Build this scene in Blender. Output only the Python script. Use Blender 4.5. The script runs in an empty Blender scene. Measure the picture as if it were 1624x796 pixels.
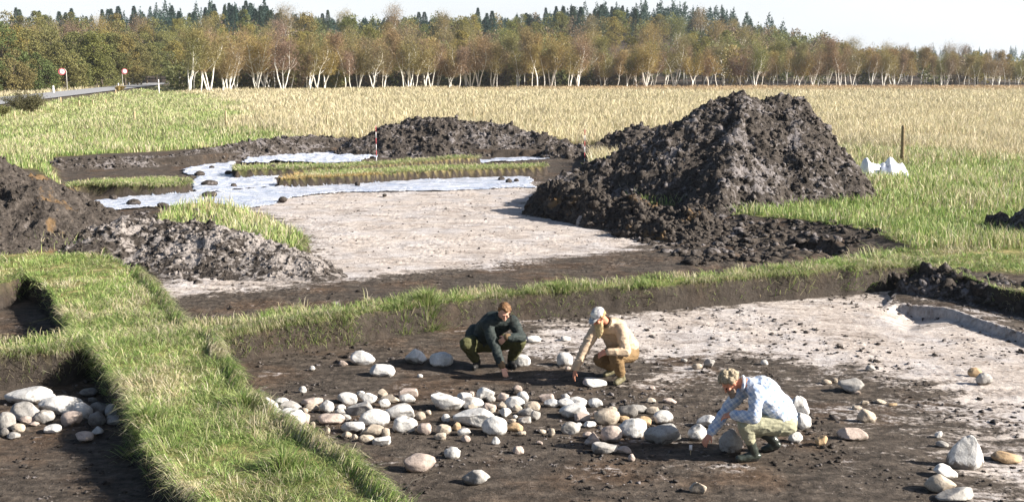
import bpy, math, random
import numpy as np
from mathutils import Vector, Matrix

rnd = random.Random(7)
rng = np.random.default_rng(7)
C = bpy.context.scene.collection
R = math.radians

# ------------------------------------------------------------------ camera, sky, sun, exposure
CAM_Z = 3.9
F_PX = 1741.0            # focal length in photograph pixels (1624 wide)
HOR = 112.0              # horizon row in the photograph
PITCH = math.atan((398 - HOR) / F_PX)
scene = bpy.context.scene
cam_d = bpy.data.cameras.new('camera')
cam = bpy.data.objects.new('camera', cam_d); C.objects.link(cam)
cam.location = (0, 0, CAM_Z); cam.rotation_euler = (math.pi/2 - PITCH, 0, 0)
cam_d.sensor_width = 36; cam_d.lens = 36 * F_PX / 1624
cam_d.clip_start = 0.1; cam_d.clip_end = 6000
scene.camera = cam

SUN_EL = R(28); SUN_AZ = R(-13)     # azimuth from +X, negative = towards the viewer
sdir = Vector((math.cos(SUN_AZ)*math.cos(SUN_EL), math.sin(SUN_AZ)*math.cos(SUN_EL), math.sin(SUN_EL)))
world = bpy.data.worlds.new('World'); scene.world = world; world.use_nodes = True
wn = world.node_tree.nodes; wl = world.node_tree.links
bg = wn['Background']
sky = wn.new('ShaderNodeTexSky'); sky.sky_type = 'NISHITA'; sky.sun_disc = False
sky.sun_elevation = SUN_EL; sky.sun_rotation = R(90) - SUN_AZ
sky.air_density = 1.0; sky.dust_density = 1.6; sky.ozone_density = 1.2
# thin bright cloud veil low in the sky, clearer blue overhead
w_tc = wn.new('ShaderNodeTexCoord'); w_sp = wn.new('ShaderNodeSeparateXYZ'); wl.new(w_tc.outputs['Generated'], w_sp.inputs[0])
w_mr = wn.new('ShaderNodeMapRange'); w_mr.interpolation_type = 'SMOOTHSTEP'; wl.new(w_sp.outputs[2], w_mr.inputs[0])
w_mr.inputs[1].default_value = .06; w_mr.inputs[2].default_value = .135; w_mr.inputs[3].default_value = .92; w_mr.inputs[4].default_value = 0
w_ns = wn.new('ShaderNodeTexNoise'); w_mp = wn.new('ShaderNodeMapping'); w_mp.inputs['Scale'].default_value = (1, 1, 6)
wl.new(w_tc.outputs['Generated'], w_mp.inputs[0]); wl.new(w_mp.outputs[0], w_ns.inputs['Vector']); w_ns.inputs['Scale'].default_value = 2.5; w_ns.inputs['Detail'].default_value = 6
w_m2 = wn.new('ShaderNodeMapRange'); wl.new(w_ns.outputs['Fac'], w_m2.inputs[0]); w_m2.inputs[1].default_value = .3; w_m2.inputs[2].default_value = .6; w_m2.inputs[3].default_value = .86; w_m2.inputs[4].default_value = 1.0
w_mu = wn.new('ShaderNodeMath'); w_mu.operation = 'MULTIPLY'; wl.new(w_mr.outputs[0], w_mu.inputs[0]); wl.new(w_m2.outputs[0], w_mu.inputs[1])
w_mx = wn.new('ShaderNodeMix'); w_mx.data_type = 'RGBA'; wl.new(w_mu.outputs[0], w_mx.inputs['Factor']); wl.new(sky.outputs[0], w_mx.inputs[6]); w_mx.inputs[7].default_value = (8.8, 9.1, 9.4, 1)
wl.new(w_mx.outputs[2], bg.inputs[0]); bg.inputs[1].default_value = 0.05
sun_d = bpy.data.lights.new('sun', 'SUN'); sun_d.energy = 5.0; sun_d.angle = R(0.5); sun_d.color = (1, 0.93, 0.82)
sun = bpy.data.objects.new('sun', sun_d); C.objects.link(sun)
sun.rotation_euler = sdir.to_track_quat('Z', 'Y').to_euler()
scene.view_settings.view_transform = 'Standard'; scene.view_settings.look = 'None'
scene.view_settings.gamma = 1; scene.view_settings.exposure = 1.3
try:
    scene.cycles.max_bounces = 5; scene.cycles.diffuse_bounces = 3; scene.cycles.transparent_max_bounces = 4
except Exception: pass

# ------------------------------------------------------------------ projection helpers
sp, cp = math.sin(PITCH), math.cos(PITCH)
def ray(u, v):
    x = (u - 812) / F_PX; k = -(v - 398) / F_PX
    return np.array([x, cp + k*sp, -sp + k*cp])
def P(u, v, z=0.0):            # where the sight line meets a level z
    d = ray(u, v); t = (z - CAM_Z) / d[2]
    return np.array([d[0]*t, d[1]*t, z])
def Q(u, v, Y):                # where it meets a distance Y
    d = ray(u, v); t = Y / d[1]
    return np.array([d[0]*t, Y, CAM_Z + d[2]*t])
def px_per_m(y, z=0.0):
    return F_PX / (y*cp + (CAM_Z - z)*sp)

# ------------------------------------------------------------------ noise (numpy)
def hsh(i, j, k=0, s=0):
    i = i.astype(np.int64); j = j.astype(np.int64)
    k = np.asarray(k).astype(np.int64)
    n = (i*374761393 + j*668265263 + k*2147483647 + s*144665) & 0xffffffff
    n = ((n ^ (n >> 13)) * 1274126177) & 0xffffffff
    n = ((n ^ (n >> 16)) * 2246822519) & 0xffffffff
    return ((n ^ (n >> 15)) & 0xffffff) / float(0xffffff)
def vnoise(x, y, s=0):
    i = np.floor(x); j = np.floor(y); fx = x-i; fy = y-j
    fx = fx*fx*(3-2*fx); fy = fy*fy*(3-2*fy)
    a = hsh(i, j, 0, s); b = hsh(i+1, j, 0, s); c = hsh(i, j+1, 0, s); d = hsh(i+1, j+1, 0, s)
    return (a*(1-fx)+b*fx)*(1-fy) + (c*(1-fx)+d*fx)*fy
def fbm(x, y, o=4, s=0, g=0.5):
    a = 1; t = 0; n = 0
    for k in range(o):
        t = t + a*(vnoise(x, y, s+k*17)*2-1); n += a; a *= g; x = x*2.03+3.1; y = y*2.03+1.7
    return t/n
def vnoise3(x, y, z, s=0):
    i = np.floor(x); j = np.floor(y); k = np.floor(z); fx = x-i; fy = y-j; fz = z-k
    fx = fx*fx*(3-2*fx); fy = fy*fy*(3-2*fy); fz = fz*fz*(3-2*fz)
    def L(kk):
        return ((hsh(i, j, kk, s)*(1-fx)+hsh(i+1, j, kk, s)*fx)*(1-fy) + (hsh(i, j+1, kk, s)*(1-fx)+hsh(i+1, j+1, kk, s)*fx)*fy)
    return L(k)*(1-fz)+L(k+1)*fz
def fbm3(p, f, o=3, s=0):
    t = 0; a = 1; n = 0
    for q in range(o):
        t = t + a*(vnoise3(p[:,0]*f, p[:,1]*f, p[:,2]*f, s+q*13)*2-1); n += a; a *= .5; f *= 2.1
    return t/n
def worley(x, y, s=0):
    i = np.floor(x); j = np.floor(y); d1 = np.full(x.shape, 9.0); idv = np.zeros(x.shape)
    for a in (-1, 0, 1):
        for b in (-1, 0, 1):
            cx = i+a; cy = j+b
            px = cx + .15+.7*hsh(cx, cy, 1, s); py = cy + .15+.7*hsh(cx, cy, 2, s)
            d = np.hypot(x-px, y-py); m = d < d1
            d1 = np.where(m, d, d1); idv = np.where(m, hsh(cx, cy, 3, s), idv)
    return d1, idv
def sstep(a, b, x):
    t = np.clip((x-a)/(b-a), 0, 1); return t*t*(3-2*t)
def sdf_poly(x, y, poly):      # > 0 inside
    p = np.asarray(poly)[:, :2]; d = np.full(x.shape, 1e9); ins = np.zeros(x.shape, bool)
    n = len(p)
    for i in range(n):
        ax, ay = p[i]; bx, by = p[(i+1) % n]
        ex, ey = bx-ax, by-ay; wx, wy = x-ax, y-ay
        t = np.clip((wx*ex+wy*ey)/(ex*ex+ey*ey+1e-12), 0, 1)
        d = np.minimum(d, np.hypot(wx-ex*t, wy-ey*t))
        c = ((ay > y) != (by > y)) & (x < (bx-ax)*(y-ay)/((by-ay) if by != ay else 1e-9)+ax)
        ins ^= c
    return np.where(ins, d, -d)

# ------------------------------------------------------------------ mesh and object helpers
def mesh_np(name, V, F, mats=(), attrs=None, smooth=False, midx=None):
    V = np.asarray(V, np.float32); F = np.asarray(F, np.int32)
    me = bpy.data.meshes.new(name)
    n, k = F.shape
    me.vertices.add(len(V)); me.vertices.foreach_set('co', V.ravel())
    me.loops.add(n*k); me.loops.foreach_set('vertex_index', F.ravel())
    me.polygons.add(n); me.polygons.foreach_set('loop_start', np.arange(0, n*k, k, dtype=np.int32))
    if smooth: me.polygons.foreach_set('use_smooth', np.ones(n, bool))
    for m in mats: me.materials.append(m)
    if midx is not None: me.polygons.foreach_set('material_index', np.asarray(midx, np.int32))
    for an, (ty, arr) in (attrs or {}).items():
        a = me.attributes.new(an, ty, 'POINT')
        a.data.foreach_set('color' if ty == 'FLOAT_COLOR' else 'value', np.asarray(arr, np.float32).ravel())
    me.update(calc_edges=True); me.validate(clean_customdata=False)
    return me
def link(name, me, parent=None, loc=None, rot=None):
    o = bpy.data.objects.new(name, me); C.objects.link(o)
    if parent is not None: o.parent = parent
    if loc is not None: o.location = loc
    if rot is not None: o.rotation_euler = rot
    return o
def tag(o, label=None, cat=None, group=None, kind=None):
    if label: o['label'] = label
    if cat: o['category'] = cat
    if group: o['group'] = group
    if kind: o['kind'] = kind
    return o
def thing(name, label, cat, loc=(0,0,0), rotz=0, group=None):
    o = bpy.data.objects.new(name, None); C.objects.link(o); o.empty_display_size = .2
    o.location = loc; o.rotation_euler = (0, 0, rotz)
    return tag(o, label, cat, group)
class MB:
    """collects triangles / quads (quads split) into one mesh"""
    def __init__(s): s.V = []; s.F = []; s.n = 0; s.M = []
    def add(s, V, F, m=0):
        V = np.asarray(V, float); F = np.asarray(F, int)
        if F.shape[1] == 4: F = np.concatenate([F[:, [0,1,2]], F[:, [0,2,3]]])
        s.V.append(V); s.F.append(F+s.n); s.M.append(np.full(len(F), m)); s.n += len(V)
    def tube(s, pts, rad, k=6, m=0, cap=True):
        pts = [np.asarray(p, float) for p in pts]; rings = []
        for i, p in enumerate(pts):
            t = pts[min(i+1, len(pts)-1)] - pts[max(i-1, 0)]; t = t/(np.linalg.norm(t)+1e-9)
            a = np.cross(t, [0.13, 1, .21]) if abs(t[1]) < .9 else np.cross(t, [1, 0, .1])
            a /= np.linalg.norm(a); b = np.cross(t, a)
            ang = np.arange(k)*2*math.pi/k
            rings.append(p + rad[i]*(np.cos(ang)[:, None]*a + np.sin(ang)[:, None]*b))
        V = np.concatenate(rings); F = []
        for i in range(len(pts)-1):
            for j in range(k):
                F.append((i*k+j, i*k+(j+1) % k, (i+1)*k+(j+1) % k, (i+1)*k+j))
        F = np.array(F)
        F3 = np.concatenate([F[:, [0,1,2]], F[:, [0,2,3]]])
        if cap:
            c = len(V); V = np.concatenate([V, [pts[0], pts[-1]]])
            L = (len(pts)-1)*k
            e = [(c, (j+1) % k, j) for j in range(k)] + [(c+1, L+j, L+(j+1) % k) for j in range(k)]
            F3 = np.concatenate([F3, np.array(e)])
        s.add(V, F3, m)
    def box(s, c, d, m=0, rot=None):
        V = np.array([[x, y, z] for x in (-.5,.5) for y in (-.5,.5) for z in (-.5,.5)])*np.array(d)
        if rot is not None: V = V @ np.array(rot).T
        s.add(V+np.array(c), [(0,1,3,2),(4,6,7,5),(0,4,5,1),(2,3,7,6),(0,2,6,4),(1,5,7,3)], m)
    def ell(s, c, r, rot=None, nu=12, nv=8, m=0):
        V = [[0,0,1]]
        for i in range(1, nv):
            th = math.pi*i/nv
            for j in range(nu):
                ph = 2*math.pi*j/nu; V.append([math.sin(th)*math.cos(ph), math.sin(th)*math.sin(ph), math.cos(th)])
        V.append([0,0,-1]); V = np.array(V)*np.array(r)
        if rot is not None: V = V @ np.array(rot).T
        F = [(0, 1+j, 1+(j+1) % nu) for j in range(nu)]
        for i in range(nv-2):
            for j in range(nu):
                a = 1+i*nu+j; b = 1+i*nu+(j+1) % nu
                F += [(a, a+nu, b), (b, a+nu, b+nu)]
        L = len(V)-1
        F += [(L, 1+(nv-2)*nu+(j+1) % nu, 1+(nv-2)*nu+j) for j in range(nu)]
        s.add(V+np.array(c), F, m)
    def cap(s, p0, r0, p1, r1, k=12):
        p0 = np.array(p0, float); p1 = np.array(p1, float); t = p1-p0; L = np.linalg.norm(t)+1e-9; t /= L
        pts = []; rr = []
        for q in (-1, -.86, -.5, 0): pts.append(p0+t*r0*q); rr.append(r0*math.sqrt(max(0, 1-q*q))+1e-4)
        for q in (0, .5, .86, 1): pts.append(p1+t*r1*q); rr.append(r1*math.sqrt(max(0, 1-q*q))+1e-4)
        s.tube(pts, rr, k)
    def data(s): return np.concatenate(s.V), np.concatenate(s.F), np.concatenate(s.M)
    def mesh(s, name, mats, smooth=False):
        V, F, M = s.data(); return mesh_np(name, V, F, mats, smooth=smooth, midx=M)
    def build(s, name, mats, parent=None, smooth=False, **k):
        return link(name, s.mesh(name, mats, smooth), parent, **k)

# ------------------------------------------------------------------ materials
def new_mat(name):
    m = bpy.data.materials.new(name); m.use_nodes = True
    nt = m.node_tree; b = nt.nodes['Principled BSDF']
    b.inputs['Specular IOR Level'].default_value = .25
    return m, nt, b
class NB:
    def __init__(s, nt): s.nt = nt
    def n(s, t, **k):
        x = s.nt.nodes.new(t)
        for a, v in k.items(): setattr(x, a, v)
        return x
    def val(s, x, sock):
        if hasattr(x, 'is_output') or hasattr(x, 'links'): s.nt.links.new(x, sock)
        else: sock.default_value = x
    def math(s, op, a, b=0.0, clamp=False):
        x = s.n('ShaderNodeMath', operation=op, use_clamp=clamp); s.val(a, x.inputs[0]); s.val(b, x.inputs[1]); return x.outputs[0]
    def mix(s, f, a, b):
        x = s.n('ShaderNodeMix', data_type='RGBA'); s.val(f, x.inputs['Factor'])
        for v, i in ((a, 6), (b, 7)):
            if isinstance(v, tuple): x.inputs[i].default_value = (*v[:3], 1)
            else: s.nt.links.new(v, x.inputs[i])
        return x.outputs[2]
    def mul(s, a, b):
        x = s.n('ShaderNodeMix', data_type='RGBA', blend_type='MULTIPLY'); x.inputs['Factor'].default_value = 1
        for v, i in ((a, 6), (b, 7)):
            if isinstance(v, tuple): x.inputs[i].default_value = (*v[:3], 1)
            else: s.nt.links.new(v, x.inputs[i])
        return x.outputs[2]
    def coords(s, scale=(1,1,1), kind='Object', rot=(0,0,0)):
        tc = s.n('ShaderNodeTexCoord'); mp = s.n('ShaderNodeMapping'); mp.inputs['Scale'].default_value = scale
        mp.inputs['Rotation'].default_value = rot
        s.nt.links.new(tc.outputs[kind], mp.inputs[0]); return mp.outputs[0]
    def noise(s, vec, scale, detail=4, rough=.55, dist=0):
        x = s.n('ShaderNodeTexNoise'); x.inputs['Scale'].default_value = scale; x.inputs['Detail'].default_value = detail
        x.inputs['Roughness'].default_value = rough; x.inputs['Distortion'].default_value = dist
        s.nt.links.new(vec, x.inputs['Vector']); return x.outputs['Fac']
    def vor(s, vec, scale, feature='F1', out='Distance'):
        x = s.n('ShaderNodeTexVoronoi', feature=feature); x.inputs['Scale'].default_value = scale
        s.nt.links.new(vec, x.inputs['Vector']); return x.outputs[out]
    def ramp(s, f, stops):
        x = s.n('ShaderNodeValToRGB'); e = x.color_ramp.elements
        while len(e) < len(stops): e.new(.5)
        for i, (p, c) in enumerate(stops):
            e[i].position = p; e[i].color = (*c, 1) if isinstance(c, tuple) else (c, c, c, 1)
        s.nt.links.new(f, x.inputs[0]); return x.outputs[0]
    def step(s, f, a, b):
        x = s.n('ShaderNodeMapRange', interpolation_type='SMOOTHSTEP'); s.val(f, x.inputs[0])
        x.inputs[1].default_value = a; x.inputs[2].default_value = b; return x.outputs[0]
    def attr(s, name, out='Fac'):
        x = s.n('ShaderNodeAttribute', attribute_name=name); return x.outputs[out]
    def bump(s, h, strength, dist, bsdf):
        x = s.n('ShaderNodeBump'); x.inputs['Strength'].default_value = strength; x.inputs['Distance'].default_value = dist
        s.nt.links.new(h, x.inputs['Height']); s.nt.links.new(x.outputs[0], bsdf.inputs['Normal'])

def simple(name, col, rough=.7, var=.25, scale=8, spec=.25, bump=0, bs=30):
    m, nt, b = new_mat(name); k = NB(nt); v = k.coords()
    f = k.noise(v, scale, 5)
    c1 = tuple(x*(1-var) for x in col); c2 = tuple(min(1, x*(1+var)) for x in col)
    nt.links.new(k.ramp(f, [(.3, c1), (.7, c2)]), b.inputs['Base Color'])
    b.inputs['Roughness'].default_value = rough; b.inputs['Specular IOR Level'].default_value = spec
    if bump: k.bump(k.noise(v, bs, 5), bump, .02, b)
    return m

def soil_material():
    m, nt, b = new_mat('ground_soil'); k = NB(nt)
    v = k.coords(); vs = k.coords((.62, 1.25, 1), rot=(0, 0, R(10)))
    vm = k.coords((.6, 1.3, 1), rot=(0, 0, R(-5)))
    big = k.noise(v, .9, 5, .6); fine = k.noise(v, 14, 5, .65); streak = k.noise(vs, 2.0, 8, .70, 1.2)
    mid = k.noise(vm, 5, 5, .65); vf = k.noise(v, 60, 3, .6)
    sand_a = k.attr('sand'); dry = k.attr('dry'); gr = k.attr('grass'); rust = k.attr('rust')
    dark = k.ramp(k.math('ADD', k.math('MULTIPLY', mid, .6), k.math('MULTIPLY', fine, .4)),
                  [(.36, (.026, .021, .017)), (.5, (.070, .056, .045)), (.62, (.125, .100, .080))])
    warm = k.mix(k.step(big, .45, .7), (.95, .97, 1.0), (1.18, 1.0, .86))
    dark = k.mul(dark, warm)
    spk = k.step(k.noise(v, 26, 2, .5), .70, .76)
    dark = k.mix(k.math('MULTIPLY', spk, .55), dark, (.34, .30, .27))
    sand = k.ramp(k.math('ADD', k.math('MULTIPLY', streak, .65), k.math('MULTIPLY', fine, .35)),
                  [(.34, (.16, .135, .115)), (.43, (.34, .30, .275)), (.56, (.54, .50, .475))])
    sand = k.mul(sand, k.mix(k.step(big, .4, .65), (1, .96, .93), (.97, .98, 1.02)))
    sand = k.mix(k.math('MULTIPLY', k.step(k.noise(k.coords((.5, 1.1, 1), rot=(0, 0, R(-12))), 1.1, 7, .72, 1.5), .53, .68), .55), sand, (.20, .17, .15))
    nz = k.math('ADD', k.math('MULTIPLY', k.math('SUBTRACT', streak, .5), 4.0), k.math('ADD', k.math('MULTIPLY', k.math('SUBTRACT', fine, .5), 2.2), k.math('MULTIPLY', k.math('SUBTRACT', big, .5), 2.0)))
    sf = k.math('MULTIPLY', k.step(k.math('ADD', sand_a, nz), -.55, .45), .97)
    soil = k.mix(sf, dark, sand)
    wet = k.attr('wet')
    soil = k.mix(k.math('MULTIPLY', wet, .75), soil, (.034, .028, .024))  # cut walls and rims blended towards dark brown
    gcol = k.mix(k.math('ADD', k.math('MULTIPLY', dry, .8), k.math('MULTIPLY', k.step(k.noise(v, 3.5, 5, .7), .45, .62), .6), True), (.10, .135, .035), (.36, .29, .14))
    gcol = k.mix(k.math('MULTIPLY', k.step(k.noise(v, 2.1, 5, .7), .55, .68), .6), gcol, (.10, .075, .045))
    gcol = k.mul(gcol, k.ramp(mid, [(.3, .6), (.7, 1.25)]))
    gcol = k.mix(rust, gcol, (.34, .20, .10))
    col = k.mix(gr, soil, gcol)
    nt.links.new(col, b.inputs['Base Color'])
    b.inputs['Roughness'].default_value = .85; b.inputs['Specular IOR Level'].default_value = .15
    h = k.math('ADD', k.math('MULTIPLY', mid, .8), k.math('ADD', k.math('MULTIPLY', fine, .5), k.math('MULTIPLY', vf, .25)))
    k.bump(h, .9, .05, b)
    return m
def heap_material(name, pale, warm, pc=((.105, .093, .09), (.25, .23, .235))):
    m, nt, b = new_mat(name); k = NB(nt); v = k.coords()
    big = k.noise(v, .8, 5, .65, .5); mid = k.noise(v, 4.5, 5, .65, .8); fine = k.noise(v, 18, 5, .65)
    base = k.ramp(k.math('ADD', k.math('MULTIPLY', mid, .5), k.math('MULTIPLY', fine, .5)),
                  [(.35, (.021, .018, .016)), (.5, (.058, .049, .043)), (.64, (.125, .107, .095))])
    pf = k.step(k.math('ADD', k.math('MULTIPLY', big, .55), k.math('MULTIPLY', mid, .6)), .74-pale, .84-pale)
    pcol = k.ramp(fine, [(.3, pc[0]), (.7, pc[1])])
    col = k.mix(pf, base, pcol)
    wf = k.step(k.noise(k.coords((1, 1, .7)), 1.3, 4, .6), .75-warm, .83-warm)
    col = k.mix(k.math('MULTIPLY', wf, .7), col, (.20, .125, .06))
    nt.links.new(col, b.inputs['Base Color']); b.inputs['Roughness'].default_value = .9; b.inputs['Specular IOR Level'].default_value = .12
    k.bump(k.math('ADD', mid, k.math('MULTIPLY', fine, .5)), 1.0, .06, b)
    return m
def blade_material(name, trans=.3):
    m, nt, b = new_mat(name); k = NB(nt)
    c = k.attr('col', 'Color')
    nt.links.new(c, b.inputs['Base Color']); b.inputs['Roughness'].default_value = .55; b.inputs['Specular IOR Level'].default_value = .3
    t = k.n('ShaderNodeBsdfTranslucent'); nt.links.new(c, t.inputs[0])
    mx = k.n('ShaderNodeMixShader'); mx.inputs[0].default_value = trans
    nt.links.new(b.outputs[0], mx.inputs[1]); nt.links.new(t.outputs[0], mx.inputs[2])
    nt.links.new(mx.outputs[0], nt.nodes['Material Output'].inputs[0])
    return m
def crown_material(name, cols, trans=.25):
    m, nt, b = new_mat(name); k = NB(nt)
    oi = k.n('ShaderNodeObjectInfo'); v = k.coords()
    base = k.ramp(oi.outputs['Random'], [(i/(max(1, len(cols)-1)), c) for i, c in enumerate(cols)])
    nz = k.noise(v, .55, 3, .6); fn = k.noise(v, 3.5, 3, .6)
    c = k.mul(base, k.ramp(k.math('ADD', k.math('MULTIPLY', nz, .6), k.math('MULTIPLY', fn, .4)), [(.35, .62), (.65, 1.45)]))
    nt.links.new(c, b.inputs['Base Color']); b.inputs['Roughness'].default_value = .8; b.inputs['Specular IOR Level'].default_value = .1
    t = k.n('ShaderNodeBsdfTranslucent'); nt.links.new(c, t.inputs[0])
    mx = k.n('ShaderNodeMixShader'); mx.inputs[0].default_value = trans
    nt.links.new(b.outputs[0], mx.inputs[1]); nt.links.new(t.outputs[0], mx.inputs[2])
    nt.links.new(mx.outputs[0], nt.nodes['Material Output'].inputs[0])
    return m
def bark_material(name, white, dark, thr=.55):
    m, nt, b = new_mat(name); k = NB(nt); v = k.coords((2, 2, 6))
    f = k.noise(v, 1.0, 4, .7)
    z = k.n('ShaderNodeSeparateXYZ'); tc = k.n('ShaderNodeTexCoord'); nt.links.new(tc.outputs['Object'], z.inputs[0])
    up = k.step(z.outputs[2], 5.0, 10.0)
    c = k.mix(k.step(k.math('ADD', f, k.math('MULTIPLY', up, .25)), thr-.04, thr+.06), white, dark)
    nt.links.new(c, b.inputs['Base Color']); b.inputs['Roughness'].default_value = .8
    return m
def stone_material(name, c1, c2, spot):
    m, nt, b = new_mat(name); k = NB(nt)
    oi = k.n('ShaderNodeObjectInfo'); tc = k.n('ShaderNodeTexCoord')
    add = k.n('ShaderNodeVectorMath', operation='ADD'); nt.links.new(tc.outputs['Object'], add.inputs[0])
    sc = k.n('ShaderNodeVectorMath', operation='SCALE'); nt.links.new(oi.outputs['Location'], sc.inputs[0]); sc.inputs['Scale'].default_value = 3.7
    nt.links.new(sc.outputs[0], add.inputs[1]); v = add.outputs[0]
    f = k.noise(v, 9, 5, .62, .5); g = k.noise(v, 40, 4, .7)
    c = k.ramp(k.math('ADD', k.math('MULTIPLY', f, .6), k.math('MULTIPLY', g, .4)), [(.38, c1), (.6, c2)])
    c = k.mix(k.math('MULTIPLY', k.step(g, .60, .68), .7), c, spot)
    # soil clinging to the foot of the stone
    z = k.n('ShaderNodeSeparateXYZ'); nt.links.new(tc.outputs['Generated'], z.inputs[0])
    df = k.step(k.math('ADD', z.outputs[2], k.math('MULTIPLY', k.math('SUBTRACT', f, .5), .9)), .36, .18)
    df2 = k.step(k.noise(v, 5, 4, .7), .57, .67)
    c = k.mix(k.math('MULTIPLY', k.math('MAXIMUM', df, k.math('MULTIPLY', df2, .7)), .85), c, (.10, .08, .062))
    nt.links.new(c, b.inputs['Base Color']); b.inputs['Roughness'].default_value = .75
    k.bump(k.math('ADD', f, k.math('MULTIPLY', g, .5)), .6, .02, b)
    return m

M_soil = soil_material()
M_heap = heap_material('heap_soil', .15, .06)
M_heap_pale = heap_material('heap_pale_soil', .17, .0)
M_bank_pale = heap_material('pale_bank_soil', .205, .0, ((.17, .15, .14), (.38, .345, .33)))
M_heap_warm = heap_material('heap_warm_soil', .03, .17)
M_blade = blade_material('grass_blades', .3)
M_bark_w = bark_material('birch_bark', (.80, .78, .73), (.14, .12, .10), .68)
M_bark_d = bark_material('dark_bark', (.13, .105, .08), (.05, .04, .03), .5)
M_twig = crown_material('birch_twigs', [(.26, .175, .11), (.23, .20, .085), (.31, .235, .085), (.23, .155, .115), (.20, .21, .075), (.28, .185, .095)], .2)
M_leaf = crown_material('autumn_leaves', [(.17, .19, .065), (.27, .22, .07), (.15, .175, .06), (.23, .18, .07), (.31, .27, .08), (.14, .16, .055)], .3)
M_leaf_g = crown_material('green_leaves', [(.15, .165, .06), (.20, .185, .075), (.11, .145, .055), (.21, .18, .08)], .3)
M_conifer = crown_material('conifer_needles', [(.05, .09, .07), (.06, .10, .08), (.07, .10, .06)], .1)
M_wood = simple('weathered_wood', (.42, .33, .20), .8, .3, 12, bump=.3)
M_wood_d = simple('grey_brown_wood', (.22, .17, .10), .8, .35, 10, bump=.4)

# ------------------------------------------------------------------ terrain layout (polygons in metres)
ZF, ZM, ZL = -.45, -.35, -.42
def poly(pts, z): return np.array([P(u, v, z)[:2] for u, v in pts])
# the pits are traced by the rim of their walls at field level
front_pit = poly([(340,532),(430,520),(550,502),(680,483),(740,475),(830,466),(1000,455),(1100,449),(1200,441),(1300,434),(1430,423),(1455,420),
                  (1520,438),(1580,458),(1700,480),(1900,560),(2100,796),(2300,1300),(1000,1300),(900,1010),(760,900),(640,800),(560,735),(480,680),(405,630),(362,575)], 0)
mid_pit = poly([(295,519),(400,505),(500,491),(600,479),(700,468),(800,458),(900,451),(1000,443),(1100,438),(1200,429),(1300,418),(1400,404),(1440,391),
                (1385,368),(1270,350),(1150,340),(1080,328),(1000,320),(940,300),(930,262),(930,240),(560,236),(540,234),(450,236),(300,250),(80,257),(90,280),(120,330),(130,380),(225,432),(262,470)], 0)
left_back_pit = poly([(-200,475),(0,455),(38,436),(62,448),(88,478),(112,520),(118,538),(60,546),(0,550),(-200,562)], 0)
left_front_pit = poly([(-400,620),(-60,576),(0,570),(80,563),(128,555),(148,548),(164,580),(196,625),(216,670),(240,715),(284,765),(336,815),(462,1000),(560,1300),(-400,1300)], 0)
islands = [poly(p, 0) for p in (
    [(245,342),(320,320),(370,326),(430,352),(490,382),(470,400),(330,372),(250,372)],          # turf behind the pale bank
    [(91,298),(138,291),(249,284),(299,286),(304,291),(250,294.5),(193,295.5),(138,295)],          # turf strip on the left
    [(368,264),(443,261.5),(540,261),(640,254.5),(760,248),(760,250),(640,258),(560,264.5),(443,268),(372,270)],   # thin strip
    [(441,283),(452,280),(497,272),(540,270.5),(640,266),(750,262.5),(866,260),(866,264.5),(750,269),(640,273.5),(560,279),(450,283)],   # golden strip
)]
sandM = poly([(215,468),(300,440),(510,425),(500,380),(420,335),(330,300),(560,292),(840,290),(850,325),(930,345),(970,372),(1060,382),(1010,392),(890,406),(750,424),(560,441),(400,455),(250,474)], ZM)
sandF = poly([(850,540),(880,520),(1000,496),(1200,478),(1440,455),(1560,475),(1800,520),(1800,690),(1560,660),(1480,610),(1350,585),(1200,560),(1060,565),(900,560)], ZF)
sandF2 = poly([(1450,640),(1800,640),(1900,796),(1560,790),(1480,690)], ZF)
stepF = poly([(1395,494),(1425,487),(1488,497),(1550,521),(1624,545),(1900,640),(2100,640),(1900,470),(1560,455),(1430,452)], ZF)
holeF = poly([(1380,500),(1400,470),(1560,476),(1510,512),(1465,526),(1440,530),(1405,516)], ZF)
field_green = poly([(-900,240),(-400,180),(90,158),(250,139),(300,148),(390,165),(392,205),(545,222),(560,290),(0,330),(-900,400)], 0)
WOB = .07
step_line = poly([(1395,494),(1425,487),(1488,497),(1550,521),(1624,545),(1900,640)], ZF)
def line_d(x, y, p):
    d = np.full(x.shape, 1e9)
    for (ax, ay), (bx, by) in zip(p[:-1], p[1:]):
        ex, ey = bx-ax, by-ay; t = np.clip(((x-ax)*ex+(y-ay)*ey)/(ex*ex+ey*ey), 0, 1)
        d = np.minimum(d, np.hypot(x-ax-ex*t, y-ay-ey*t))
    return d
def hill(x, y):
    return 18*sstep(265, 470, y)*sstep(190, 55, x)*(1-.25*sstep(-60, -300, x)) + 6*sstep(600, 900, y)
road_a = np.array([-30.0, 7.0]); road_b = np.array([-30 - .213*400, 407.0])   # centre line of the road
def road_dist(x, y):
    # signed offset from the centre line and distance along it
    d = road_b-road_a; L = np.hypot(*d); d = d/L
    wx = x-road_a[0]; wy = y-road_a[1]
    return wx*(-d[1])*-1 + wy*d[0]*-1, wx*d[0]+wy*d[1]
def zones(x, y):
    wx = x + WOB*fbm(x*2.2, y*2.2, 3, 5); wy = y + WOB*fbm(x*2.2, y*2.2, 3, 9)
    near = (y < 85) & (np.abs(x) < 45)
    out = {}
    def S(pl):
        r = np.full(x.shape, -50.0)
        if near.any(): r[near] = sdf_poly(wx[near], wy[near], pl)
        return r
    out['F'] = S(front_pit); out['M'] = S(mid_pit); out['L1'] = S(left_back_pit); out['L2'] = S(left_front_pit)
    isl = np.full(x.shape, -50.0)
    for p in islands: isl = np.maximum(isl, S(p))
    out['M'] = np.minimum(out['M'], -isl)
    out['edge'] = np.maximum.reduce([out['F'], out['M'], out['L1'], out['L2']])   # > 0 in a pit
    return out
W = .035
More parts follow.
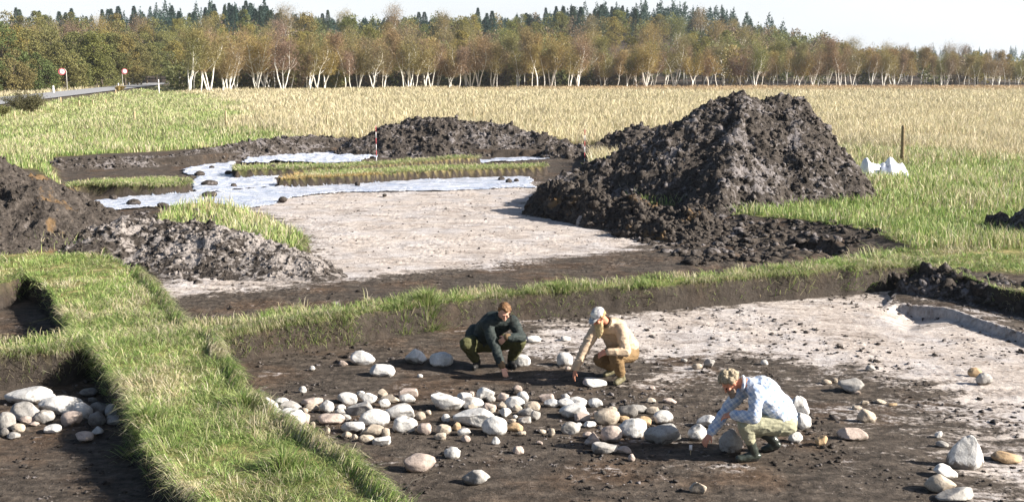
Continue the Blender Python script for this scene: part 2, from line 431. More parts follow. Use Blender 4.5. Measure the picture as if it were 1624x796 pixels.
def terrain(x, y, full=False):
    z = zones(x, y)
    h = .05*fbm(x*.35, y*.35, 3, 2) + .035*fbm(x*1.6, y*1.6, 3, 3)
    h = h + hill(x, y)
    so, al = road_dist(x, y)
    h = h + .8*sstep(8.5, 3.6, np.abs(so))*sstep(60, 100, y)*sstep(300, 275, y)
    fl = np.sqrt(np.clip(y/20, .5, 3))
    inF = sstep(-W, W, z['F']); wide = sstep(1.5, 4.5, x)*sstep(21, 25, y)*sstep(40, 34, y); inM = sstep(-W-.1*wide, W*1.6+1.3*wide, z['M']); i1 = sstep(-W, W, z['L1']); i2 = sstep(-W, W, z['L2'])
    near = (y < 85) & (np.abs(x) < 45)
    def S(pl):
        r = np.full(x.shape, -50.0)
        if near.any(): r[near] = sdf_poly(x[near], y[near], pl)
        return r
    wl_, _ = worley(x*7, y*7, 3)
    lumps = np.clip(.42-wl_, 0, 1)*.06*sstep(.5, .75, vnoise(x*1.1, y*1.1, 44))
    rough = .018*fbm(x*3.2, y*3.2, 5, 21, .62) + lumps
    sF = S(stepF); hF = S(holeF)
    floorF = ZF + rough + .16*sstep(-.02, .04, sF)*np.exp(-(line_d(x, y, step_line)/1.1)**1.5)*sstep(.2, 1.5, np.hypot(x-step_line[0][0], y-step_line[0][1])) - .17*sstep(0, .8, hF)*(1-sstep(-.02, .04, sF))
    # low rough ground on the right of the middle pit, a drain line in it
    rr = sstep(2.0, 6.5, x-.05*(y-20))*sstep(33, 29, y)
    w2, _ = worley(x*2.6, y*2.6, 8)
    floorM = ZM + rough*1.3 + rr*(.20*vnoise(x*.9, y*.9, 31) + .16*np.clip(.55-w2, 0, 1) - .05)
    dl = S(poly([(1235,386),(1290,388),(1335,402),(1330,414),(1280,406),(1240,394)], ZM)); floorM = floorM - .22*sstep(-.1, .15, dl)
    floorL = ZL + rough
    h0 = h
    h = h*(1-inF)+floorF*inF; h = h*(1-inM)+floorM*inM; h = h*(1-i1)+floorL*i1; h = h*(1-i2)+floorL*i2
    if not full: return h
    pit = np.clip(inF+inM+i1+i2, 0, 1)
    soft = lambda s, w: np.clip(s/w, -1.6, 1.0)
    sand = np.maximum.reduce([soft(S(sandF), 1.1), soft(S(sandM), .8), soft(S(sandF2), 1.2)*.5-.3])
    sand = np.where(z['F'] > 0, np.maximum(sand, -1.15 + .5*fbm(x*.4, y*.4, 2, 90) + .5*sstep(-3, 4, x)*sstep(12, 15, y)), sand)
    sand = np.where((z['L1'] > 0) | (z['L2'] > 0), -1.15, sand)
    sand = np.where(z['edge'] < 0, -1.6, sand); sand = np.where(sF > .1, np.minimum(sand, -.55), sand)
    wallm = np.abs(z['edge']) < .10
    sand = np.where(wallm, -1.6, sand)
    wet = sstep(.3, -.12, np.maximum(-z['edge'], z['edge'])-.0)*0 + wallm*.95  # mask for the darker colour along the cut pit walls
    gn = 1-sstep(-.12, -.02, z['edge'])
    # bare patches of trodden soil
    bare = sstep(.0, .8, S(poly([(960,330),(1100,330),(1250,350),(1440,380),(1560,385),(1450,400),(1300,425),(1100,440),(1000,380)], 0)))*0
    bare = np.maximum(bare, sstep(-.2, .5, S(poly([(1455,418),(1500,425),(1624,432),(1900,450),(1900,520),(1580,470),(1500,445)], 0))))
    bare = np.maximum(bare, sstep(-.3, .3, S(poly([(0,390),(60,395),(130,370),(150,340),(60,270),(-200,260),(-200,400)], 0))))
    bare = np.maximum(bare, sstep(-.3, .5, S(poly([(80,262),(300,254),(545,238),(560,245),(880,246),(1040,250),(1060,236),(860,226),(545,218),(300,236),(80,250)], 0))))
    gn = gn*(1-bare); wood = sstep(262, 275, y)*sstep(240, 120, x); gn = gn*(1-wood)
    sand = np.where(wood > .5, -1.6, sand)
    gn = gn*sstep(4.4, 5.4, np.abs(so)+np.where(y < 80, 50, 0))
    return h, pit, sand, np.clip(gn, 0, 1), wet, z
def dryness(x, y):
    near = (np.abs(x) < 400) & (y < 600)
    g = np.full(x.shape, -60.0)
    g[near] = sdf_poly(x[near]+3*fbm(x[near]*.1, y[near]*.1, 2, 71), y[near], field_green)
    d = sstep(36, 56, y + 9*fbm(x*.13, y*.13, 3, 60) - .25*np.clip(x, -20, 20))
    d = d*(1-.95*sstep(-4, 2.5, g))
    d = d + .50*fbm(x*.35, y*.35, 4, 61) + .26
    return np.clip(d, 0, 1)
def rustiness(x, y):
    return sstep(190, 240, y)*sstep(340, 300, y)*.75*sstep(-40, 40, x + .3*(y-230))

def axis(lo, a, b, hi, st, grow=1.05, mx=60):
    mid = list(np.arange(a, b, st)); r = []; s = st; t = mid[-1]
    while t < hi: s = min(s*grow, mx); t += s; r.append(t)
    l = []; s = st; t = a
    while t > lo: s = min(s*grow, mx); t -= s; l.append(t)
    return np.array(l[::-1]+mid+r)
xs = axis(-2500, -11.5, 12.5, 2500, .045, 1.055)
ys1 = np.arange(8.0, 24, .045); ysl = [ys1[-1]]; s = .045
while ysl[-1] < 4500:
    s = min(max(s*1.0045, .045), 60) if ysl[-1] < 60 else min(s*1.04, 60)
    ysl.append(ysl[-1]+s)
l = []; t = 8.0; s = .045
while t > -60: s *= 1.09; t -= s; l.append(t)
ys = np.concatenate([np.array(l[::-1]), ys1, np.array(ysl[1:])])
X, Yg = np.meshgrid(xs, ys); nx, ny = len(xs), len(ys)
Z, pit, sandA, gmask, wall_darkA, zz = terrain(X, Yg, True)
idx = np.arange(nx*ny).reshape(ny, nx)
Fq = np.stack([idx[:-1,:-1], idx[:-1,1:], idx[1:,1:], idx[1:,:-1]], -1).reshape(-1, 4)
me = mesh_np('ground', np.stack([X, Yg, Z], -1).reshape(-1, 3), Fq, [M_soil],
             {'sand': ('FLOAT', sandA), 'grass': ('FLOAT', gmask), 'dry': ('FLOAT', dryness(X, Yg)), 'rust': ('FLOAT', rustiness(X, Yg)), 'wet': ('FLOAT', wall_darkA)}, smooth=True)
ground = tag(link('ground', me), kind='structure')
def ht(x, y):
    return float(terrain(np.array([float(x)]), np.array([float(y)]))[0])

# ------------------------------------------------------------------ road
M_road = simple('pale_asphalt', (.30, .30, .31), .8, .12, 2)
al = np.linspace(95, 272, 70); d = (road_b-road_a)/np.hypot(*(road_b-road_a)); nrm = np.array([d[1], -d[0]])
pts = []
for a in al:
    for o_ in (-3.3, 0, 3.3):
        p = road_a + d*a + nrm*o_
        zt = hill(np.array(p[0]), np.array(p[1]))
        pts.append([p[0], p[1], .8 + .07 + float(zt) + (.04 if o_ == 0 else 0)])
F = [(i*3+j, i*3+j+1, (i+1)*3+j+1, (i+1)*3+j) for i in range(len(al)-1) for j in (0, 1)]
tag(link('road', mesh_np('road', pts, F, [M_road], smooth=True)), kind='structure')

# ------------------------------------------------------------------ spoil heaps
def ico(sub=0):
    t = (1+5**.5)/2
    V = np.array([(-1,t,0),(1,t,0),(-1,-t,0),(1,-t,0),(0,-1,t),(0,1,t),(0,-1,-t),(0,1,-t),(t,0,-1),(t,0,1),(-t,0,-1),(-t,0,1)], float)
    F = [(0,11,5),(0,5,1),(0,1,7),(0,7,10),(0,10,11),(1,5,9),(5,11,4),(11,10,2),(10,7,6),(7,1,8),(3,9,4),(3,4,2),(3,2,6),(3,6,8),(3,8,9),(4,9,5),(2,4,11),(6,2,10),(8,6,7),(9,8,1)]
    V /= np.linalg.norm(V[0]); V = [tuple(v) for v in V]
    for _ in range(sub):
        c = {}; G = []
        def mid(a, b):
            k = (min(a, b), max(a, b))
            if k not in c:
                m = (np.array(V[a])+np.array(V[b]))/2; V.append(tuple(m/np.linalg.norm(m))); c[k] = len(V)-1
            return c[k]
        for a, b, d in F:
            x, y, z = mid(a, b), mid(b, d), mid(d, a); G += [(a,x,z),(b,y,x),(d,z,y),(x,y,z)]
        F = G
    return np.array(V), np.array(F)
def ridge_heap(ridges, slope, bbox, res, seed, lump=.16, soft=.25, axr=1.0, axl=1.0, nclod=0, csize=.05):
    x0, x1, y0, y1 = bbox
    gx = np.arange(x0, x1, res); gy = np.arange(y0, y1, res); X, Y = np.meshgrid(gx, gy)
    wx = X + .22*fbm(X*.8, Y*.8, 3, seed); wy = Y + .22*fbm(X*.8, Y*.8, 3, seed+4)
    H = np.full(X.shape, -9.0)
    for rd in ridges:
        pts, sl = rd if isinstance(rd, tuple) else (rd, slope)
        for a, b in zip(pts[:-1], pts[1:]):
            ex, ey = b[0]-a[0], b[1]-a[1]
            t = np.clip(((wx-a[0])*ex+(wy-a[1])*ey)/(ex*ex+ey*ey+1e-9), 0, 1)
            ddx = wx-a[0]-ex*t
            dd = np.hypot(np.where(ddx > 0, ddx*axr, ddx*axl), wy-a[1]-ey*t)
            h = a[2]+(b[2]-a[2])*t - sl*(np.sqrt(dd*dd+soft*soft)-soft)
            H = np.maximum(H, h)
    gz = terrain(X, Y)
    above = np.clip((H-gz)/.35, 0, 1)
    w1, i1 = worley(X*1.5+.5*fbm(X*2, Y*2, 3, seed+8), Y*1.5+.5*fbm(X*2, Y*2, 3, seed+9), seed+1)
    w2, i2 = worley(X*4.6+.6*fbm(X*5, Y*5, 2, seed+10), Y*4.6, seed+2); w3, i3 = worley(X*9, Y*9, seed+3)
    dome = lambda w, r_: np.sqrt(np.clip(1-(w/r_)**2, 0, 1))
    rid = 1-np.abs(fbm(X*1.3, Y*2.1, 4, seed+12, .6))*2
    N = lump*(.5*dome(w1, .8)*(i1 > .4) + .36*dome(w2, .62)*(i2 > .45)*(.4+i2) + .16*dome(w3, .5)*(i3 > .4) + .6*fbm(X*.9, Y*.9, 4, seed+6, .55) + .38*fbm(X*5, Y*5, 5, seed+7, .62) + .7*rid - .45)
    H = H + N*above*1.3
    keep = H > gz-.06
    H = np.where(keep, H, gz-.15)
    ny, nx = X.shape; idx = np.arange(nx*ny).reshape(ny, nx)
    F = np.stack([idx[:-1,:-1], idx[:-1,1:], idx[1:,1:], idx[1:,:-1]], -1)
    k = (keep[:-1,:-1] | keep[:-1,1:] | keep[1:,1:] | keep[1:,:-1])
    F = F[k]; V = np.stack([X, Y, H], -1).reshape(-1, 3)
    used = np.unique(F); mp = np.full(len(V), -1); mp[used] = np.arange(len(used))
    V = V[used]; F = mp[F]; F = np.concatenate([F[:, [0,1,2]], F[:, [0,2,3]]])
    if nclod:
        r = np.random.default_rng(seed); V0, F0 = ico(1); free = V[(V[:, 2] > -.3)]; c = free[r.integers(0, len(free), nclod)]
        sz = r.gamma(2.0, csize*.5, nclod)+csize*.4
        Vc = V0[None]*(1+.25*r.standard_normal((nclod, len(V0))))[..., None]*(sz[:, None]*r.uniform(.7, 1.4, (nclod, 3)))[:, None] + c[:, None]
        Fc = F0[None] + (np.arange(nclod)*len(V0))[:, None, None] + len(V)
        V = np.concatenate([V, Vc.reshape(-1, 3)]); F = np.concatenate([F, Fc.reshape(-1, 3)])
    return V, F
def heap(name, label, cat, mat, ridges, slope, bbox, res, seed, lump=.16, group=None, soft=.25, **kw):
    V, F = ridge_heap(ridges, slope, bbox, res, seed, lump, soft=soft, **kw)
    c = V.mean(0); c[2] = 0
    o = link(name, mesh_np(name, V-c, F, [mat], smooth=False), loc=c)
    return tag(o, label, cat, group)
def RQ(*pts): return [Q(u, v, y) for u, v, y in pts]
G_H = 'heaps of dug-out soil round the excavation'
heap('spoil_heap', 'tallest dark brown spoil heap with two peaks and grey clods', 'soil heap', M_heap,
     [RQ((895,284,35),(960,254,35.5),(1040,214,36),(1100,184,36),(1150,164,36.3),(1180,150,36.5),(1212,166,36.5),(1240,158,36.8),(1268,160,37)),
      (RQ((1180,148,36.5),(1175,230,33.6),(1140,300,31)), .62),
      (RQ((1262,168,37),(1275,250,34.5)), .7)], .66,
     (-2, 14.5, 26, 44), .06, 101, .15, G_H, axr=2.15, axl=1.1, nclod=5000, csize=.026)
heap('spoil_heap', 'low lumpy dark toe of loose clods spread before the tallest heap', 'soil heap', M_heap_warm,
     [(RQ((880,296,33),(910,304,32),(960,318,30.5)), .75), (RQ((985,318,30.5),(1040,335,29.2),(1100,342,29)), .55),
      (RQ((1010,350,28.3),(1060,360,27.6),(1100,364,27.4)), .7)], .6, (-2, 8, 24.5, 36), .055, 131, .18, G_H, axl=1.4, nclod=2600, csize=.03)
heap('spoil_heap', 'long dark spoil heap behind the striped turf baulks, middle of the picture', 'soil heap', M_heap,
     [RQ((568,222,56),(610,205,56.5),(650,193,57),(690,188,57),(740,194,57),(800,202,57),(850,212,56.5),(890,224,56))], .62,
     (-11.5, 6, 50, 63), .08, 151, .15, G_H, nclod=1500, csize=.035)
heap('spoil_heap', 'small dark mounds between the middle heap and the tallest heap', 'soil heap', M_heap,
     [RQ((885,234,54),(930,236,54),(970,226,54.5),(1005,207,55),(1045,208,55),(1075,225,54))], .6, (0, 12.5, 49, 60), .08, 171, .18, G_H, nclod=500, csize=.05)
heap('soil_bank', 'long low grey-brown bank along the far edge of the dig on the left', 'soil bank', M_heap_pale,
     [RQ((78,256,47.5),(130,253,48),(200,250,49),(260,248,50),(320,238,52),(400,227,54.5),(480,219,57),(548,221,58))], .6, (-24, -6, 44, 62), .08, 191, .12, G_H, nclod=1200, csize=.028)
heap('spoil_heap', 'brown spoil heap with straw at the left edge of the picture', 'soil heap', M_heap_warm,
     [RQ((-260,170,27),(-100,215,26.5),(0,268,26),(50,288,25.8),(100,330,25.5),(135,365,25))], .60, (-19, -8, 21, 31), .05, 211, .15, G_H, nclod=2600, csize=.022)
heap('soil_bank', 'pale grey sandy spoil bank in front of the bright turf patch', 'soil bank', M_bank_pale,
     [RQ((150,376,24.2),(178,356,24.8),(206,347,25.2),(250,358,25.0),(330,362,24.4),(400,382,23.8),(450,398,23.2),(488,420,22.7))], .42, (-11.5, -3, 20.5, 28), .045, 231, .09, G_H, nclod=2200, csize=.017)
heap('soil_bank', 'dark bank of clods beside the right corner of the front pit', 'soil bank', M_heap,
     [RQ((1500,438,21.0),(1540,441,20.8),(1600,453,20.0),(1660,467,19.3),(1760,492,18.3))], .55, (7, 13.5, 15, 23.5), .04, 251, .16, G_H, nclod=1500, csize=.03)
heap('spoil_heap', 'dark foot of a spoil heap cut off by the right edge', 'soil heap', M_heap,
     [RQ((1640,352,26.5),(1720,300,26.5),(1820,260,26.5))], .62, (11, 20, 22, 30), .05, 271, .18, G_H, nclod=300, csize=.05)

# ------------------------------------------------------------------ plastic sheeting over the far pit floor
def plastic_material():
    m, nt, b = new_mat('pale_plastic'); k = NB(nt); v = k.coords(); vs = k.coords((.5, 2.2, 1))
    f = k.noise(vs, 1.6, 5, .6, .8)
    nt.links.new(k.ramp(f, [(.35, (.36, .42, .56)), (.6, (.66, .68, .76))]), b.inputs['Base Color'])
    b.inputs['Roughness'].default_value = .16; b.inputs['Specular IOR Level'].default_value = .6
    k.bump(k.math('ADD', k.noise(vs, 4, 5, .6, 1.5), k.math('MULTIPLY', k.noise(v, 14, 3, .6, 1), .4)), .8, .09, b)
    return m
M_plastic = plastic_material()
def sheet(label, pts, z, seed, amp=.05, res=.06, group='plastic sheets laid over the flooded trenches'):
    pl = poly(pts, z); x0, y0 = pl.min(0)-.2; x1, y1 = pl.max(0)+.2
    X, Y = np.meshgrid(np.arange(x0, x1, res), np.arange(y0, y1, res))
    sd = sdf_poly(X+.25*fbm(X*1.2, Y*1.2, 3, seed), Y+.25*fbm(X*1.2, Y*1.2, 3, seed+3), pl)
    g = terrain(X, Y)
    r = 1-np.abs(fbm(X*.9+.4*fbm(X*2, Y*2, 2, seed+9), Y*2.0, 3, seed+5))
    r2 = 1-np.abs(fbm(X*3.1, Y*4.2, 3, seed+7))
    H = np.maximum(g, z) + .02 + .75*amp*(r**3) + amp*.22*(r2**3)
    keep = (sd > 0) & (g < z+.11)
    ny, nx = X.shape; idx = np.arange(nx*ny).reshape(ny, nx)
    F = np.stack([idx[:-1,:-1], idx[:-1,1:], idx[1:,1:], idx[1:,:-1]], -1)
    k = (keep[:-1,:-1] & keep[:-1,1:] & keep[1:,1:] & keep[1:,:-1]); F = F[k]
    V = np.stack([X, Y, H], -1).reshape(-1, 3); used = np.unique(F); mp = np.full(len(V), -1); mp[used] = np.arange(len(used))
    V = V[used]; c = V.mean(0)
    o = link('plastic_sheet', mesh_np('plastic_sheet', V-c, mp[F], [M_plastic], smooth=True), loc=c)
    md = o.modifiers.new('thickness', 'SOLIDIFY'); md.thickness = .006
    return tag(o, label, 'plastic sheet', group)
sheet('long pale sheet beneath the golden turf strip, widest of the plastic sheets',
      [(140,322),(190,314),(300,306),(420,298),(560,292),(700,285),(842,281),(845,298),(700,304),(620,306),(560,306),(480,312),(430,325),(380,335),(330,322),(240,330),(160,336)], ZM, 11, .05)
sheet('bluish sheet between the left turf strip and the thin middle strip',
      [(286,271),(330,262),(372,259),(378,276),(400,280),(445,276),(440,284),(440,298),(310,308),(302,292),(309,283)], ZM, 23, .09)
sheet('crumpled white sheet below the low grey-brown bank', [(378,262),(400,250),(440,247),(548,243),(600,250),(560,262),(440,259)], ZM, 37, .16)
sheet('narrow white sheet between the thin strip and the golden strip', [(440,283),(470,276),(560,272),(700,260),(800,252),(878,250),(878,253),(700,263),(540,274),(450,288)], ZM, 41, .07)

# ------------------------------------------------------------------ small clods (stuff)
def clods(name, label, xy, size, mat, seed, zoff=0.0, cat='soil clods'):
    V0, F0 = ico(1); n = len(xy); r = np.random.default_rng(seed)
    zz_ = terrain(xy[:, 0], xy[:, 1]) + zoff
    jit = 1 + .28*r.standard_normal((n, len(V0)))
    sc = size[:, None]*np.stack([r.uniform(.8, 1.5, n), r.uniform(.8, 1.3, n), r.uniform(.45, .85, n)], 1)
    V = V0[None]*jit[..., None]*sc[:, None]
    a = r.uniform(0, 6.28, n); c, s_ = np.cos(a)[:, None], np.sin(a)[:, None]
    x = V[..., 0]*c - V[..., 1]*s_; y = V[..., 0]*s_ + V[..., 1]*c
    V = np.stack([x+xy[:, 0:1], y+xy[:, 1:2], V[..., 2]+zz_[:, None]+size[:, None]*.2], -1)
    F = F0[None] + (np.arange(n)*len(V0))[:, None, None]
    o = link(name, mesh_np(name, V.reshape(-1, 3), F.reshape(-1, 3), [mat]))
    return tag(o, label, cat, kind='stuff')
def sample_poly(pl, n, seed):
    r = np.random.default_rng(seed); lo, hi = pl.min(0), pl.max(0)
    p = r.uniform(lo, hi, (n*4, 2)); p = p[sdf_poly(p[:, 0], p[:, 1], pl) > .05]; return p[:n]
def patchy(p, f, thr, seed): return p[vnoise(p[:, 0]*f, p[:, 1]*f, seed) > thr]
crop = lambda p: p[(p[:, 1] > 8) & (np.abs(p[:, 0]) < .6*p[:, 1]+1)]
pF = crop(sample_poly(front_pit, 9000, 1)); pF = patchy(pF, .9, .5, 3); pF = pF[(sdf_poly(pF[:, 0], pF[:, 1], sandF) < 0) | (np.random.default_rng(1).uniform(0, 1, len(pF)) < .2)]
clods('soil_crumbs', 'small dark crumbs of soil strewn over the pit floors', np.concatenate([pF, crop(sample_poly(left_front_pit, 1500, 4)), crop(sample_poly(mid_pit, 2600, 5))]),
      np.random.default_rng(2).gamma(2.0, .0045, 40000)[:len(pF)+len(crop(sample_poly(left_front_pit, 1500, 4)))+len(crop(sample_poly(mid_pit, 2600, 5)))]+.004, M_heap, 6)
pp = patchy(crop(sample_poly(np.concatenate([front_pit]), 3500, 8)), .6, .5, 9)
clods('pale_crumbs', 'pale sandy crumbs and gravel strewn over the pit floors', pp, np.random.default_rng(3).gamma(1.6, .006, len(pp))+.006, M_heap_pale, 7)
hr = poly([(850,300),(960,330),(1100,355),(1300,375),(1440,390),(1300,412),(1100,425),(1040,395),(930,355),(850,325)], ZM)
ph = sample_poly(hr, 1500, 12)
clods('heap_clods', 'dark clods spilled before the tallest heap', ph, np.random.default_rng(5).gamma(2.0, .018, len(ph))+.012, M_heap, 13)
hl = poly([(480,395),(520,430),(400,445),(240,455),(220,440),(150,410),(120,380),(160,335),(240,335)], ZM)
ph = sample_poly(hl, 450, 14)
clods('bank_clods', 'pale clods spilled round the pale sandy bank', ph, np.random.default_rng(5).gamma(2.0, .018, len(ph))+.015, M_heap_pale, 15)
hb = poly([(842,318),(900,332),(965,352),(958,364),(890,350),(838,333)], ZM)
ph = sample_poly(hb, 110, 16)
clods('sand_lumps', 'pale sand lumps at the left foot of the tallest heap', ph, np.random.default_rng(5).gamma(2.0, .035, len(ph))+.03, simple('pale_sand', (.36, .31, .28), .9, .3, 6, bump=.5), 17)
he = poly([(440,430),(1460,398),(1460,416),(440,520)], 0)

# turf clods that weigh the plastic down
cl_pts = [(212,322,22,12,'on the left end of the long sheet'), (245,333,0,0,None), (180,314,16,9,'at the top left corner of the long sheet'), (258,327,18,9,'between the left turf strip and the bright turf patch'),
          (317,277,17,10,'left of three on the bluish sheet'), (336,267,11,7,'highest on the bluish sheet, under the bank'), (303,282,16,8,'at the left rim of the bluish sheet'),
          (333,292,26,11,'largest on the bluish sheet'), (371,296,12,8,'at the near rim of the bluish sheet'), (362,275,12,7,'at the right rim of the bluish sheet'),
          (449,318,14,10,'on bare sand right of the bright turf patch'), (610,311,9,5,'alone on the near rim of the long sheet'), (567,293,10,8,'under the golden strip near its left end'),
          (795,285,11,8,'left of three at the right end of the long sheet'), (807,289,13,8,'middle of three at the right end of the long sheet'), (819,288,9,7,'right of three at the right end of the long sheet'),
          (332,310,24,10,'by the far corner of the bright turf patch'), (433,278,9,6,'on the narrow sheet near the thin strip')]
V0, F0 = ico(2)
for i, (u, v, w, h, lab) in enumerate(cl_pts):
    if lab is None: continue
    p = P(u, v+h*.4, ZM); s_ = w/px_per_m(p[1], ZM)/2; hh = max(h/px_per_m(p[1], ZM)/2, .04)
    V = V0*np.array([s_, s_*.8, hh])*(1+.25*fbm3(V0, 1.6, 3, i))[:, None]
    o = link('turf_clod', mesh_np('turf_clod', V, F0, [M_heap], smooth=True), loc=(p[0], p[1], ht(p[0], p[1])+hh*.6+.04), rot=(0, 0, i))
    tag(o, 'dark turf clod '+lab, 'turf clod', 'clods weighing down the plastic sheets')

# ------------------------------------------------------------------ stones
T_W = stone_material('white_granite', (.42, .405, .39), (.70, .685, .665), (.20, .19, .18))
T_G = stone_material('grey_granite', (.24, .225, .21), (.42, .40, .38), (.12, .11, .10))
T_P = stone_material('pink_granite', (.30, .24, .21), (.52, .43, .38), (.22, .17, .15))
T_T = stone_material('tan_stone', (.29, .24, .19), (.50, .43, .35), (.18, .13, .09))
T_O = stone_material('orange_stone', (.34, .23, .13), (.52, .38, .24), (.20, .12, .06))
T_D = stone_material('dark_stone', (.12, .11, .105), (.24, .225, .21), (.06, .055, .05))
TM = {'w': (T_W, 'white'), 'g': (T_G, 'grey'), 'p': (T_P, 'pinkish'), 't': (T_T, 'tan'), 'o': (T_O, 'orange'), 'd': (T_D, 'dark')}
VS, FS = ico(3)
def stone_mesh(a, b, c, shape, seed):
    r = np.random.default_rng(seed); V = VS.copy()
    if shape == 'p':      # pointed
        V[:, :2] *= (1.05-.55*np.clip(V[:, 2], -.3, 1))[:, None]
    k = {'r': 5, 'a': 10, 'p': 7, 's': 7}[shape]
    for _ in range(k):    # flattened facets
        n = r.standard_normal(3); n /= np.linalg.norm(n)
        lim = r.uniform(.48, .80) if shape != 'r' else r.uniform(.64, .90)
        dd = V@n; V = V - np.maximum(dd-lim, 0)[:, None]*n*(.9 if shape != 'r' else .72)
    V = V*(1 + .16*fbm3(VS, 1.1, 2, seed) + .07*fbm3(VS, 3.5, 3, seed+5))[:, None]
    V /= np.abs(V).max(0)
    return V*np.array([a, b, c])
